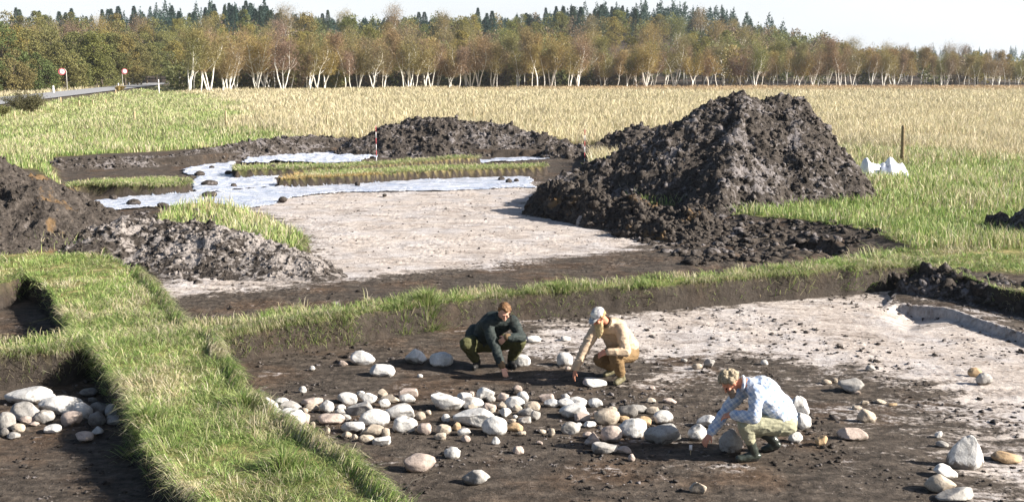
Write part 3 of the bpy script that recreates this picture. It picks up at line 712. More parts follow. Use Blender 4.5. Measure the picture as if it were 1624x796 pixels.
# (u, v, width, height in photograph pixels, tint, shape, own label or None)
ST = '''480 618 11 10 w r tiny bright stone alone behind the left end of the stone setting
427 645 24 26 w r
446 638 22 13 w r
438 655 20 14 w r
459 644 32 14 g s
462 663 38 30 w r
484 665 15 18 p r
477 681 24 15 p r
497 637 34 14 p s
483 651 10 9 t r
494 647 20 12 t r
518 646 20 18 w r
551 632 28 17 w r
583 632 26 17 w s
572 624 12 8 w r
541 646 13 9 w r
541 653 18 10 g r
572 647 38 21 g s
606 624 15 14 t p
618 633 26 12 t s
610 640 16 13 w a
647 624 27 14 p s
646 632 22 14 w r
525 664 37 17 p r
547 662 17 11 g r
593 663 41 27 w r
635 655 40 25 w a
643 674 34 24 w r
652 661 13 10 p r
667 660 15 13 t r
679 654 9 8 t r
560 677 34 16 w r
590 682 38 18 t s
612 686 12 15 t r
550 690 15 10 t r
581 696 22 12 t r
607 699 28 17 w a
496 674 8 10 t r
518 681 10 14 t a
563 693 8 8 t r
674 680 23 18 p r
665 735 44 26 p r large oval pink-grey boulder alone in front of the setting, left
709 639 52 25 w a
737 630 21 13 w r
747 625 10 8 p r
747 640 34 18 w r
752 647 22 10 t s
772 625 28 20 w a
776 646 20 16 p r
780 653 10 12 t r
778 633 14 10 g r
800 630 20 13 p a
821 617 13 11 p r
829 630 17 17 w r
816 639 28 19 w r
820 648 14 10 t r
797 643 17 11 t r
800 653 19 14 w a
845 644 24 14 t r
836 653 26 12 g s
833 666 20 12 g r
849 660 14 16 g a
813 668 11 8 t r
817 661 7 6 w r
865 631 24 13 p a
875 639 21 14 w a
896 630 14 10 w r
897 640 24 14 w r
917 638 27 15 w r
909 650 44 22 w a
922 662 24 12 p s
753 664 58 30 w s
785 677 36 28 w r
703 682 22 16 t r
700 692 20 12 t r
724 677 12 13 o r
737 684 20 14 w a
738 696 14 10 p r
707 664 12 13 w r
818 678 25 14 o r
827 687 13 8 t r
786 699 12 12 w p
859 684 12 8 t a
875 687 10 14 t a
856 702 10 6 p s small flat pinkish stone alone in front of the middle of the setting
822 714 16 12 p r round pink-tan cobble alone on dark soil in front of the setting
718 718 23 18 w a white angular cobble left of centre, in front of the long white slab
757 757 42 22 g s broad grey angular stone nearest the camera in the middle, on a foot of soil
906 679 28 20 g r
937 673 20 10 w a
932 690 14 10 p r
941 697 25 21 p a
918 674 9 7 w r
945 639 22 14 w a
946 656 10 8 p r
943 607 33 14 w a pair-like white stone lying before the boot of the man in the cap
1034 615 9 6 p r tiny stone on bare soil right of the man in the cap
963 661 36 24 t r
971 650 13 10 t r
995 653 28 18 d r
988 665 18 10 o s
1014 648 26 12 g s
1037 651 22 11 t s
1051 662 28 19 w r
1020 669 22 16 o r
1005 680 42 28 w r
1055 689 56 32 g a
971 690 31 25 p r
958 710 37 17 g s
978 708 10 8 t r
989 714 22 11 p s
1002 726 10 11 p r
1107 687 28 25 w r
1122 669 30 18 w s
1062 636 20 8 p s
1032 635 14 8 t r
1159 702 32 34 g r smooth shaded boulder against the left boot of the man in the checked shirt
1266 645 28 30 w p pointed white stone just behind the back of the man in the checked shirt
1267 670 32 26 w s slanting pale block behind the seat of the man in the checked shirt
1261 691 20 20 w p pale stone close behind the rear boot of the man in the checked shirt
1304 698 20 19 o a orange-tan stone alone right of the man in the checked shirt
1107 774 23 19 t a squarish cream stone alone near the bottom edge, below the crouching men
1380 584 13 9 g r small grey stone alone on the sandy floor, farthest back on the right
1311 606 14 8 t r left of two small tan stones beside the large grey-tan boulder
1323 603 10 8 t r right of two small tan stones beside the large grey-tan boulder
1350 612 35 22 g a large grey-tan boulder on the right half of the pit floor
1361 623 12 6 p s flat chip touching the front of the large grey-tan boulder
1371 638 12 5 t s left chip of a loose row on sand below the large grey-tan boulder
1396 637 17 7 t s middle chip of a loose row on sand below the large grey-tan boulder
1415 641 13 5 o s orange flat chip ending a loose row on sand
1359 646 13 6 t r small stone left below the row of flat chips
1375 661 26 21 t a upright cream stone between the row of chips and the long flat pale stone
1351 689 43 19 p s long flat pale stone to the right of the orange-tan stone
1488 689 12 11 w a small whitish stone behind the little greenish stone on the right
1495 704 18 9 g r little greenish grey stone behind the big white pointed boulder
1546 591 20 15 o r reddish brown stone of the pair far right
1560 601 24 18 g r dark and white round stone of the pair far right
1534 720 51 48 w p biggest white pointed boulder near the right edge
1595 725 40 18 o r olive tan oval stone right of the white pointed boulder
1501 748 36 19 w a white angular stone just in front of the pointed boulder
1492 768 42 28 t r rounded tan boulder, second from the bottom right corner
1518 784 58 20 g s wide flat grey stone lying lowest at bottom right
576 567 33 22 w a white angular stone by the baulk, highest of the four left of the squatting man
544 576 14 10 p a small pinkish stone left of the highest white stone by the baulk
495 584 8 7 w r tiny white pebble alone on grey soil near the baulk
607 588 35 20 w r white stone with a rosy tinge, lowest of the four left of the squatting man
659 566 30 22 w p stone in the shadow of the squatting man, left one of two
700 571 32 21 w r stone in the shadow of the squatting man, right one of two
666 596 8 5 w r tiny pebble left of the reaching hand of the squatting man
896 571 22 20 w r white stone beside the reaching arm of the man in the cap
901 584 8 6 p r pebble beneath the white stone beside the man in the cap
896 537 16 8 w r small white stone on bright sand above the man in the cap
826 573 26 18 w r white stone behind the right shoe of the squatting man
845 538 22 10 w s flat white stone by the baulk right of the squatting man
1126 576 17 15 g p blue-grey stone above the hair of the man in the checked shirt
1106 581 14 9 t r tan stone left of the blue-grey stone on the sand
1085 571 9 6 g r tiny grey stone at the left of the tan stone on the sand
1212 575 11 8 w r small white pebble behind the shoulder of the man in the checked shirt
49 628 70 26 w s
45 654 48 28 g s
98 643 60 28 w s
10 669 24 28 g r
44 665 22 13 p r
71 661 27 19 g r
132 653 26 25 w r
115 664 30 21 p r
153 665 26 21 d r
28 679 20 13 t r
22 691 18 11 g r
6 686 14 14 d r
53 672 16 8 p s
84 680 23 14 w a
134 692 28 15 p r
153 684 19 14 w a
141 622 26 14 d r
158 647 28 17 d r
178 652 22 20 g r
181 666 26 15 g r
147 634 12 8 d r'''.split('\n')
ordw = ['', 'first', 'second', 'third', 'fourth', 'fifth', 'sixth', 'seventh', 'eighth', 'ninth', 'tenth', 'eleventh', 'twelfth', 'thirteenth', 'fourteenth', 'fifteenth']
SL = []
for i, l in enumerate(ST):
    t = l.split(' ', 6); SL.append([float(t[0]), float(t[1]), float(t[2]), float(t[3]), t[4], t[5], t[6] if len(t) > 6 else None])
def cluster(u, v):
    if u < 200:
        cl = 'stone heap in left pit'; bands = (640, 658, 675)
    else:
        cl = 'left third of setting' if u < 690 else ('middle third of setting' if u < 885 else 'right third of setting')
        bands = (636, 652, 668, 684)
    k = sum(v > b for b in bands)
    return cl, (['back row', 'second row', 'third row', 'fourth row', 'front row'] if u >= 200 else ['back row', 'second row', 'third row', 'front row'])[k]
groups = {}
for i, s_ in enumerate(SL):
    if s_[6] is None: groups.setdefault(cluster(s_[0], s_[1]), []).append(i)
for (cl, row), ids in groups.items():
    ids.sort(key=lambda i: SL[i][0])
    for n, i in enumerate(ids):
        s_ = SL[i]; w = s_[2]
        sz = 'large' if w > 33 else ('medium' if w > 19 else 'small')
        shp = {'r': 'rounded', 'a': 'angular', 'p': 'pointed', 's': 'flat'}[s_[5]]
        pos = 'leftmost' if n == 0 else ('rightmost' if n == len(ids)-1 else ordw[n+1]+' from left')
        s_[6] = f'{sz} {shp} {TM[s_[4]][1]} stone, {pos} in {row}, {cl}'
for i, (u, v, w, h, t, shp, lab) in enumerate(SL):
    zf = ZL if u < 200 else ZF
    Y0 = P(u, v, zf)[1]; k = px_per_m(Y0, zf)
    a = w/k/2*1.14; hh = h/k/2*1.18; ang = math.atan2(CAM_Z-zf, Y0)
    b = a*(.72 if shp != 's' else .6)*rnd.uniform(.85, 1.1)
    c2 = (hh**2 - (b*math.sin(ang))**2)
    if c2 < (.45*hh)**2: b = min(b, .85*hh/math.sin(ang)); c2 = max(hh**2-(b*math.sin(ang))**2, (.45*hh)**2)
    c = math.sqrt(c2)/math.cos(ang)
    p = P(u, v, zf + c*.68)
    zg = ht(p[0], p[1]); zc = max(zg, zf-.05) + c*.68
    p = P(u, v, zc)
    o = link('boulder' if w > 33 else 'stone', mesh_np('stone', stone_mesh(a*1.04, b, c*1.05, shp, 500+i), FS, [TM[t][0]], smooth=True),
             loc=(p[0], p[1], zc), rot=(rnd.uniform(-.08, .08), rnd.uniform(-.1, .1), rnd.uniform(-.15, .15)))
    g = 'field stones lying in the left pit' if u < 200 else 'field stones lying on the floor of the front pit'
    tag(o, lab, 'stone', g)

# ------------------------------------------------------------------ grass (stuff)
def blades(name, label, x, y, length, width, lean, azim, droop, col, seed, zoff=-.01, tuft=None):
    n = len(x); r = np.random.default_rng(seed)
    z = terrain(x, y) + zoff
    ca, sa = np.cos(azim), np.sin(azim)
    d = np.stack([ca, sa], 1)
    fa = r.uniform(0, math.pi, n); wv = np.stack([np.cos(fa), np.sin(fa), np.zeros(n)], 1)*width[:, None]*.5
    # face roughly broadside to any viewer: random
    B = np.stack([x, y, z], 1)
    h1 = length*np.cos(lean)*.58; o1 = length*np.sin(lean)*.5
    M = B + np.concatenate([d*o1[:, None], h1[:, None]], 1)
    l2 = lean + droop
    T = M + np.concatenate([d*(length*np.sin(l2)*.5)[:, None], (length*np.cos(l2)*.45)[:, None]], 1)
    V = np.stack([B-wv, B+wv, M+wv*.8, M-wv*.8, T], 1).reshape(-1, 3)
    k = (np.arange(n)*5)[:, None]
    F = np.concatenate([k+np.array([[0,1,2]]), k+np.array([[0,2,3]]), k+np.array([[3,2,4]])])
    colv = np.repeat(np.concatenate([col, np.ones((n, 1))], 1), 5, 0)
    o = link(name, mesh_np(name, V, F, [M_blade], {'col': ('FLOAT_COLOR', colv)}))
    return tag(o, label, 'grass', kind='stuff')
GREEN = np.array([(.185, .30, .07), (.25, .36, .095), (.34, .40, .14), (.12, .20, .05), (.37, .42, .17)])
STRAW = np.array([(.55, .47, .30), (.62, .54, .38), (.45, .38, .24), (.66, .60, .46), (.50, .46, .28)])
def gcolors(n, dry, r, jit=.15, flat=0.0):
    g = GREEN[r.integers(0, 5, n)]; s_ = STRAW[r.integers(0, 5, n)]
    g = g*(1-flat)+GREEN.mean(0)*flat; s_ = s_*(1-flat)+STRAW.mean(0)*flat
    m = np.clip((dry - r.uniform(0, 1, n))*3+.5, 0, 1)[:, None]
    c = (s_*m+g*(1-m))*r.uniform(1-jit, 1+jit, n)[:, None]
    return c
def clump(n, lox, hix, loy, hiy, r):
    """points gathered in tufts"""
    nt_ = max(1, n//26); cx = r.uniform(lox, hix, nt_); cy = r.uniform(loy, hiy, nt_)
    k = r.integers(0, nt_, n); s_ = .055
    return cx[k]+r.normal(0, s_, n), cy[k]+r.normal(0, s_, n), k
def near_grass(n, box, seed, lmul=1.0, label='', name='grass', wid=.0065):
    r = np.random.default_rng(seed)
    x, y, k = clump(n, *box, r)
    z = zones(x, y); e = z['edge']
    _, _, _, gm, _, _ = terrain(x, y, True)
    in_view = (np.abs(x) < .56*y+1.5)
    ok = (e < .02) & in_view & ((vnoise(x*1.3, y*1.3, 55) > .22) | (r.uniform(0, 1, n) < .45)) & ((gm > r.uniform(.2, .8, n)) | ((e > -.14) & (gm > -1) & (e < .02)))
    # not under the heaps: they carry their own surface above the grass
    x, y, k, e = x[ok], y[ok], k[ok], e[ok]
    eps = .05
    gx = zones(x+eps, y)['edge']-zones(x-eps, y)['edge']; gy = zones(x, y+eps)['edge']-zones(x, y-eps)['edge']
    out = np.arctan2(gy, gx)
    n = len(x); rk = np.random.default_rng(seed+1)
    tk = rk.uniform(0, 1, k.max()+1)[k]; tcx = np.bincount(k, x)/np.maximum(np.bincount(k), 1); tcy = np.bincount(k, y)/np.maximum(np.bincount(k), 1)
    lush = vnoise(x*1.4, y*1.4, seed+3)
    L = (.045 + .13*tk**2 + .11*lush**2)*r.uniform(.6, 1.25, n)*lmul
    edge = e > -.15
    rad_ = np.arctan2(y-tcy[k], x-tcx[k]) + r.normal(0, .35, n); dist = np.hypot(x-tcx[k], y-tcy[k])
    az = np.where(edge, out + r.normal(0, .6, n), rad_)
    lean = np.where(edge, r.uniform(.4, 1.25, n), np.clip(dist*9, .05, 1.1) + np.abs(r.normal(.15, .25, n)))
    droop = np.where(edge, r.uniform(.5, 1.5, n), r.uniform(.3, 1.3, n))
    L = np.where(edge, L*1.5, L)
    L = np.where(rk.uniform(0, 1, n) < .006, L*2.0, L)
    dry = np.clip(.14 + .85*fbm(x*1.1, y*1.1, 4, 77) + .6*(tk-.5), .03, .95)
    col = gcolors(n, dry, r)*(.72+.5*vnoise(x*1.7, y*1.7, 5))[:, None]
    return blades(name, label, x, y, L, np.full(n, wid)*r.uniform(.7, 1.4, n)*np.clip(y/14, .8, 2.5), lean, az, droop, col, seed+5)
near_grass(300000, (-9, 1.6, 8.5, 17.5), 300, 1.0, 'green and straw coloured grass on the turf baulk running down to the bottom edge')
near_grass(190000, (-7.2, 10.5, 15.5, 24), 310, 1.0, 'grass on the long turf baulk behind the crouching men')
near_grass(150000, (-12.5, -4, 16, 28), 315, .9, 'grass about the left spoil heap and the bright turf patch')
near_grass(150000, (2, 22, 21, 44), 320, 1.05, 'tufted grass before the plastic bag and right of the tallest heap', wid=.008)
def edge_grass(n, box, seed, label, Lm=1.0):
    r = np.random.default_rng(seed); x = r.uniform(box[0], box[1], n*14); y = r.uniform(box[2], box[3], n*14)
    e = zones(x, y)['edge']; ok = (e < .03) & (e > -.11) & (np.abs(x) < .56*y+1); x, y = x[ok][:n], y[ok][:n]; n = len(x)
    gm = terrain(x, y-0, True)[3]; eps = .05
    gx = zones(x+eps, y)['edge']-zones(x-eps, y)['edge']; gy = zones(x, y+eps)['edge']-zones(x, y-eps)['edge']
    bx, by = x-gx/np.maximum(np.hypot(gx, gy), .01)*.08, y-gy/np.maximum(np.hypot(gx, gy), .01)*.08
    gm = terrain(bx, by, True)[3]; dens = vnoise(x*2.3, y*2.3, seed+2)
    ok = (gm > .4) & (dens > r.uniform(.15, .6, n)); bx, by, gx, gy, dens = bx[ok], by[ok], gx[ok], gy[ok], dens[ok]; n = len(bx)
    L = r.uniform(.14, .30, n)*(.6+.7*dens)*Lm
    col = gcolors(n, np.clip(.40+.8*fbm(bx*1.5, by*1.5, 3, 77), .05, .95), r)
    return blades('grass', label, bx, by, L, r.uniform(.005, .010, n), r.uniform(.45, 1.1, n), np.arctan2(gy, gx)+r.normal(0, .45, n), r.uniform(1.0, 2.0, n), col, seed+5)
edge_grass(26000, (-7.5, 9.5, 14.5, 22), 500, 'grass hanging over the cut face of the long turf baulk')
edge_grass(22000, (-8, 0, 8.5, 17), 510, 'grass hanging over the cut edges of the near turf baulk', 1.1)
def tuft(u, v, n, L, seed, label):
    p = P(u, v, 0); r = np.random.default_rng(seed); a = r.uniform(0, 6.28, n); q = np.abs(r.normal(0, .11, n))
    return blades('grass_tuft', label, p[0]+np.cos(a)*q*1.3, p[1]+np.sin(a)*q, r.uniform(.5, 1.1, n)*L, r.uniform(.006, .011, n), np.clip(q*4, 0, .9)+np.abs(r.normal(0, .15, n)), a, r.uniform(.3, 1.1, n),
                  gcolors(n, np.full(n, .12), r)*.85, seed+1)
for i, (u, v, n, L) in enumerate(((676, 481, 900, .36), (640, 487, 300, .24), (882, 460, 500, .28), (925, 457, 300, .22), (1240, 432, 300, .22), (545, 501, 250, .22), (450, 740, 500, .26), (385, 640, 500, .26), (230, 665, 500, .28))):
    tuft(u, v, n, L, 400+i*3, 'tall dark green tuft of grass on the turf baulk')
# far turf strips with hanging golden grass
def strip_grass():
    r = np.random.default_rng(330); X_, Y_ = [], []
    for pl in islands[1:]:
        p = sample_poly(pl, 9000, 331); X_.append(p[:, 0]); Y_.append(p[:, 1])
    pg = islands[3]; q = np.array([pg[-2]*(1-t)+pg[-3]*t for t in np.linspace(0, 1, 10)])
    x = np.concatenate(X_); y = np.concatenate(Y_); n = len(x)
    e = zones(x, y)['edge']; gy = zones(x, y+.05)['edge']-zones(x, y-.05)['edge']; gx = zones(x+.05, y)['edge']-zones(x-.05, y)['edge']
    edge = e > -.35
    az = np.where(edge, np.arctan2(gy, gx)+r.normal(0, .4, n), r.uniform(0, 6.28, n))
    L = r.uniform(.06, .17, n)*np.where(edge, 2.3, 1)
    gold = np.where((y < 42) & (x > -10), .9, .35)
    col = gcolors(n, np.where(edge, np.clip(gold+.1, 0, 1), gold*.8), r)
    col = np.where((edge & (gold > .5))[:, None], col*np.array([1.0, .85, .6]), col)
    blades('grass', 'hanging golden grass on the narrow turf strips of the far pit', x, y, L, r.uniform(.012, .03, n), np.where(edge, r.uniform(.7, 1.3, n), r.uniform(.1, .7, n)), az,
           np.where(edge, r.uniform(.8, 1.5, n), .5), col, 335)
strip_grass()
def field_grass(n, y0, y1, seed, label):
    r = np.random.default_rng(seed)
    y = np.exp(r.uniform(math.log(y0), math.log(y1), n)); x = r.uniform(-.56, .56, n)*y
    nt_ = n//10; ky = np.exp(r.uniform(math.log(y0), math.log(y1), nt_)); kx = r.uniform(-.56, .56, nt_)*ky
    k = r.integers(0, nt_, n); x = kx[k]+r.normal(0, .16, n)*(ky[k]/30); y = ky[k]+r.normal(0, .2, n)*(ky[k]/30)
    e = zones(x, y)['edge']; _, _, _, gm, _, _ = terrain(x, y, True)
    ok = (e < -.1) & (gm > .5)
    for pl in islands[1:]:
        b_ = (y < 60) & ok; ok[b_] &= sdf_poly(x[b_], y[b_], pl) < -.2
    x, y, k = x[ok], y[ok], k[ok]; n = len(x)
    dr = dryness(x, y); tk = np.random.default_rng(seed+1).uniform(0, 1, nt_)[k]
    L = (.13 + .50*dr*(.35+.9*vnoise(x*.25, y*.25, 9)) + .10*tk)*r.uniform(.55, 1.3, n)
    dryp = np.clip(dr*1.05 + .25*(tk-.5), 0.05, .97)
    fl = np.clip((y-40)/80, 0, .75)[:, None]
    col = gcolors(n, dryp, r, .07)*(.80+.30*vnoise(x*.08, y*.12, 15)+.14*vnoise(x*.5, y*.5, 16))[:, None]
    col = col*(1-fl*.6) + (STRAW.mean(0)*dryp[:, None]+GREEN.mean(0)*(1-dryp[:, None]))*(.84+.22*vnoise(x*.05, y*.05, 17))[:, None]*fl*.6
    ru = rustiness(x, y)[:, None]
    col = col*(1-ru*.8) + np.array([.36, .22, .11])*ru*.8
    wid = r.uniform(.5, 1.0, n)*y*.0009+.003
    return blades('grass', label, x, y, L, wid, np.abs(r.normal(.22, .2, n)), r.uniform(0, 6.28, n), r.uniform(0, .8, n), col*.97, seed+4)
field_grass(150000, 24, 60, 340, 'green and blond meadow grass round the far pits')
field_grass(300000, 50, 265, 350, 'tall blond dry grass of the flat meadow up to the birches')

# ------------------------------------------------------------------ trees
def leaf_quads(centers, dirs, lengths, widths, r):
    n = len(centers); side = r.standard_normal((n, 3)); side = np.cross(dirs, side); side /= np.linalg.norm(side, axis=1)[:, None]+1e-9
    a = centers - side*widths[:, None]*.5; b = centers + side*widths[:, None]*.5; c = centers + dirs*lengths[:, None]
    V = np.stack([a, b, c], 1).reshape(-1, 3); F = np.arange(n*3).reshape(-1, 3)
    return V, F
def birch(seed, H=11, stems=1, spread=.25, crown_w=2.6, lean=0.0, ntw=2600):
    r = np.random.default_rng(seed); mb = MB(); tips = []
    for s_ in range(stems):
        a = r.uniform(0, 6.28); sp_ = .6*spread*(r.uniform(.5, 1.2) if stems > 1 else .3)
        h = H*r.uniform(.78, 1.0); p = np.array([.12*math.cos(a)*(stems > 1), .12*math.sin(a)*(stems > 1), -.2])
        d = np.array([math.cos(a)*sp_+lean, math.sin(a)*sp_, 1.0]); pts = [p]; rad = [.125*r.uniform(.8, 1.25)+.02]
        r0 = rad[0]; kink = r.normal(0, .16, (8, 2))
        for q in range(8):
            d = d + np.array([kink[q, 0], kink[q, 1], .12]); d /= np.linalg.norm(d)
            p = p + d*h/8; pts.append(p); rad.append(r0*(1-(q+1)/9)**.8)
        mb.tube(pts, rad, 5)
        for q in range(3, 9):
            for _ in range(r.integers(1, 4)):
                aa = r.uniform(0, 6.28); el = r.uniform(.5, 1.1); L = h*.28*(1.15-q/9*.6)*r.uniform(.6, 1.1)
                bd = np.array([math.cos(aa)*math.cos(el), math.sin(aa)*math.cos(el), math.sin(el)])
                p0 = pts[q]; p1 = p0+bd*L*.5; p2 = p1 + (bd+np.array([0, 0, .25]))*L*.45
                mb.tube([p0, p1, p2], [rad[q]*.55, rad[q]*.35, .012], 4)
                tips += [p1, p2, p0*.3+p1*.7]
        tips.append(pts[-1])
    tips = np.array(tips); ntw = int(ntw*1.5)
    k = r.integers(0, len(tips), ntw); ntw = len(k)
    cen = tips[k] + r.normal(0, 1, (ntw, 3))*np.array([.55, .55, .5])*crown_w*.45
    lowc = cen[:, 2] < H*.36; cen[lowc, 2] += H*r.uniform(.2, .5, lowc.sum())
    dirs = r.normal(0, .6, (ntw, 3)); dirs += np.array([0, 0, .35]) + (cen-tips.mean(0))*.15; dirs /= np.linalg.norm(dirs, axis=1)[:, None]
    V, F = leaf_quads(cen, dirs, r.uniform(.25, .8, ntw), r.uniform(.035, .085, ntw), r)
    return mb.mesh('trunk', [M_bark_w]), mesh_np('crown', V, F, [M_twig])
def broadleaf(seed, H=14, W=5, nl=4200, mat=None, bark=None, low=.18):
    r = np.random.default_rng(seed); mb = MB(); p = np.array([0, 0, -.3]); pts = [p]; rad = [.3]
    for q in range(5):
        p = p + np.array([r.normal(0, .15), r.normal(0, .15), H*.13]); pts.append(p); rad.append(.3*(1-(q+1)/7))
    mb.tube(pts, rad, 6)
    cl = []
    for q in range(30):
        th = r.uniform(0, 6.28); zz_ = r.uniform(low, 1); pr = math.sin(math.pi*min(1, .25+.72*zz_))**.6
        c = np.array([math.cos(th)*W*pr*r.uniform(.3, .85), math.sin(th)*W*pr*r.uniform(.3, .85), H*(.04+.9*zz_)])
        cl.append((c, r.uniform(.9, 1.7)*W/5)); mb.tube([pts[min(5, 2+int(zz_*3))], c*.6+pts[3]*.4, c], [.1, .06, .02], 4)
    k = r.integers(0, len(cl), nl); cc = np.array([c for c, _ in cl])[k]; cr = np.array([s_ for _, s_ in cl])[k]
    dv = r.normal(0, 1, (nl, 3)); dv /= np.linalg.norm(dv, axis=1)[:, None]
    cen = cc + dv*(cr*r.uniform(.55, 1.08, nl))[:, None]*np.array([1, 1, .8])
    dirs = dv + r.normal(0, .7, (nl, 3)); dirs /= np.linalg.norm(dirs, axis=1)[:, None]
    V, F = leaf_quads(cen, dirs, r.uniform(.2, .5, nl), r.uniform(.15, .34, nl), r)
    return mb.mesh('trunk', [bark or M_bark_d]), mesh_np('crown', V, F, [mat or M_leaf])
def conifer(seed, H=15, W=2.6, nl=3000):
    r = np.random.default_rng(seed); mb = MB(); mb.tube([(0,0,-.3),(0,0,H*.5),(0,0,H)], [.22, .13, .02], 6)
    t = r.uniform(.12, 1, nl)**.9; th = r.uniform(0, 6.28, nl)
    wh = np.floor(t*16)/16; rr = W*(1-t)**.85*(.55+.45*vnoise(wh*40, th*1.3, seed))*r.uniform(.15, 1.05, nl)+.08
    cen = np.stack([np.cos(th)*rr, np.sin(th)*rr, t*H-rr*.25], 1)
    dirs = np.stack([np.cos(th), np.sin(th), r.normal(-.15, .35, nl)], 1); dirs /= np.linalg.norm(dirs, axis=1)[:, None]
    V, F = leaf_quads(cen, dirs, r.uniform(.35, .8, nl), r.uniform(.12, .3, nl), r)
    return mb.mesh('trunk', [M_bark_d]), mesh_np('crown', V, F, [M_conifer])
def plant(name, meshes, x, y, s_, rz, label, cat, group, sz=None, tilt=(0, 0)):
    zg = ht(x, y)
    e = thing(name, label, cat, (x, y, zg), rz, group); e.scale = (s_, s_, sz or s_); e.rotation_euler = (tilt[0], tilt[1], rz)
    for nm, m in zip(('trunk', 'crown'), meshes): link(nm, m, e)
    return e
def where(u):
    for lim, t in ((300, 'behind the road signs'), (470, 'left of the road bend'), (560, 'behind the long low bank'), (700, 'behind the left of the middle heap'), (860, 'behind the right of the middle heap'),
                   (1010, 'between the middle and the tallest heap'), (1150, 'left of the tallest heap'), (1300, 'above the peaks of the tallest heap'), (1450, 'above the wooden post'), (9999, 'at the far right')):
        if u < lim: return t
BV = [('slender single-stemmed', birch(20, 11.5, 1, .2, 2.4)), ('leaning single-stemmed', birch(21, 10.5, 1, .5, 2.6, .22)), ('twin-stemmed', birch(22, 11, 2, .3, 2.8, 0, 3000)),
      ('three-stemmed', birch(23, 10.5, 3, .34, 3.0, 0, 3200)), ('tall straight', birch(24, 13, 1, .12, 2.5, 0, 3000)), ('short crooked', birch(25, 8, 2, .4, 2.2, -.1, 2200)),
      ('wide forked', birch(26, 10, 4, .42, 3.2, 0, 3600)), ('thin bare', birch(27, 9.5, 1, .3, 1.8, -.12, 1300))]
edge_u = np.array([225, 330, 640, 1000, 1300, 1624, 1800]); edge_v = np.array([149, 146, 141.2, 139.2, 138.2, 137.2, 137])
us = np.linspace(300, 1660, 175)
for i, u0 in enumerate(us):
    u = u0 + rnd.uniform(-6, 6); v = np.interp(u, edge_u, edge_v)
    back = rnd.choice([0, 0, 3, 8, 14, 22])
    p = P(u, v, 0); y = p[1]+back+rnd.uniform(-2, 2); x = p[0]*y/p[1]
    k = rnd.choices(range(8), [3, 2, 4, 3, 2, 3, 2, 3])[0]
    s_ = rnd.uniform(.72, 1.0)*(.98 if u > 1150 else 1.08)*(.78 if u > 1500 else .88 if u > 1380 else 1)
    plant('birch_tree', BV[k][1], x, y, s_, rnd.uniform(0, 6.28), f'{BV[k][0]} white-barked birch at the wood edge {where(u)}', 'birch', 'birches along the edge of the meadow')
# hillside trees
HV = [('round olive', broadleaf(40, 13, 4.6)), ('broad yellowing', broadleaf(41, 14, 5.2)), ('narrow yellow-green', broadleaf(42, 14, 3.6)), ('ragged brown', broadleaf(43, 12, 4.4, 3000))]
TV = [('bare reddish', birch(44, 14, 3, .3, 4.0, 0, 4200)), ('bare purplish', birch(45, 13, 4, .35, 4.2, 0, 4200))]
cnt = 0
for row, (y, n) in enumerate(((292, 26), (325, 26), (362, 26), (400, 24))):
    for i in range(n):
        u = -30 + (1620+30)*(i+.5*(row % 2)+rnd.uniform(-.3, .3))/n
        if u > 1180 + 0*row and row > 1: continue
        yy = y + rnd.uniform(-12, 12); x = (u-812)/F_PX*yy
        if x < -60 - .213*(yy-112) + 18 and yy < 380 and u < 330: pass
        if abs(road_dist(np.array(x), np.array(yy))[0]) < 9 and yy < 285: continue
        if rnd.random() < (.55 if u > 900 else .35): nm, ms = rnd.choice(TV); tn = 'leafless tree'
        else: nm, ms = rnd.choice(HV); tn = 'broadleaf tree'
        plant('broadleaf_tree' if tn[0] == 'b' else 'bare_tree', ms, x, yy, rnd.uniform(.8, 1.05)*(.68 if u > 1400 else .8 if u > 1150 else 1), rnd.uniform(0, 6.28),
              f'{nm} {tn}, {["low", "lower", "higher", "high"][row]} on the hillside {where(u)}',
              'tree', 'autumn trees on the hillside')
# skyline conifers
CV = [('slender', conifer(60, 15, 4.4)), ('broad', conifer(61, 14, 4.6)), ('tall pointed', conifer(62, 17, 4.6))]
sk_u = [0, 60, 100, 200, 300, 400, 450, 520, 560, 640, 720, 800, 900, 950, 1000, 1060, 1100, 1160, 1220, 1270]
sk_v = [18, 14, 20, 16, 12, 6, 16, 20, 20, 24, 18, 17, 14, 12, 15, 32, 38, 52, 60, 68]
for i in range(135):
    u = rnd.choice([rnd.gauss(400, 45), rnd.gauss(400, 45), rnd.gauss(960, 55), rnd.gauss(960, 55), rnd.gauss(250, 60), rnd.uniform(-20, 220), rnd.uniform(450, 900), rnd.uniform(1000, 1270), rnd.uniform(1050, 1270)])
    u = min(max(u, -20), 1275); y = 455 + rnd.uniform(-45, 55); x = (u-812)/F_PX*y
    top = CAM_Z + (HOR-np.interp(u, sk_u, sk_v))/F_PX*y
    zg = ht(x, y); k = rnd.randrange(3); need = max(top - zg, 7.5)
    if 445 < u < 720 and rnd.random() < .55: need -= 3.5
    H = (15, 14, 17)[k]; s_ = min(max(need/H*rnd.uniform(.7, 1.04), .4), 1.6)
    plant('conifer', CV[k][1], x, y, min(max(s_, .85), 1.25)*rnd.uniform(.8, 1.2), rnd.uniform(0, 6.28), f'{CV[k][0]} dark green conifer on the skyline {where(u)}', 'conifer', 'conifers along the skyline', sz=s_)
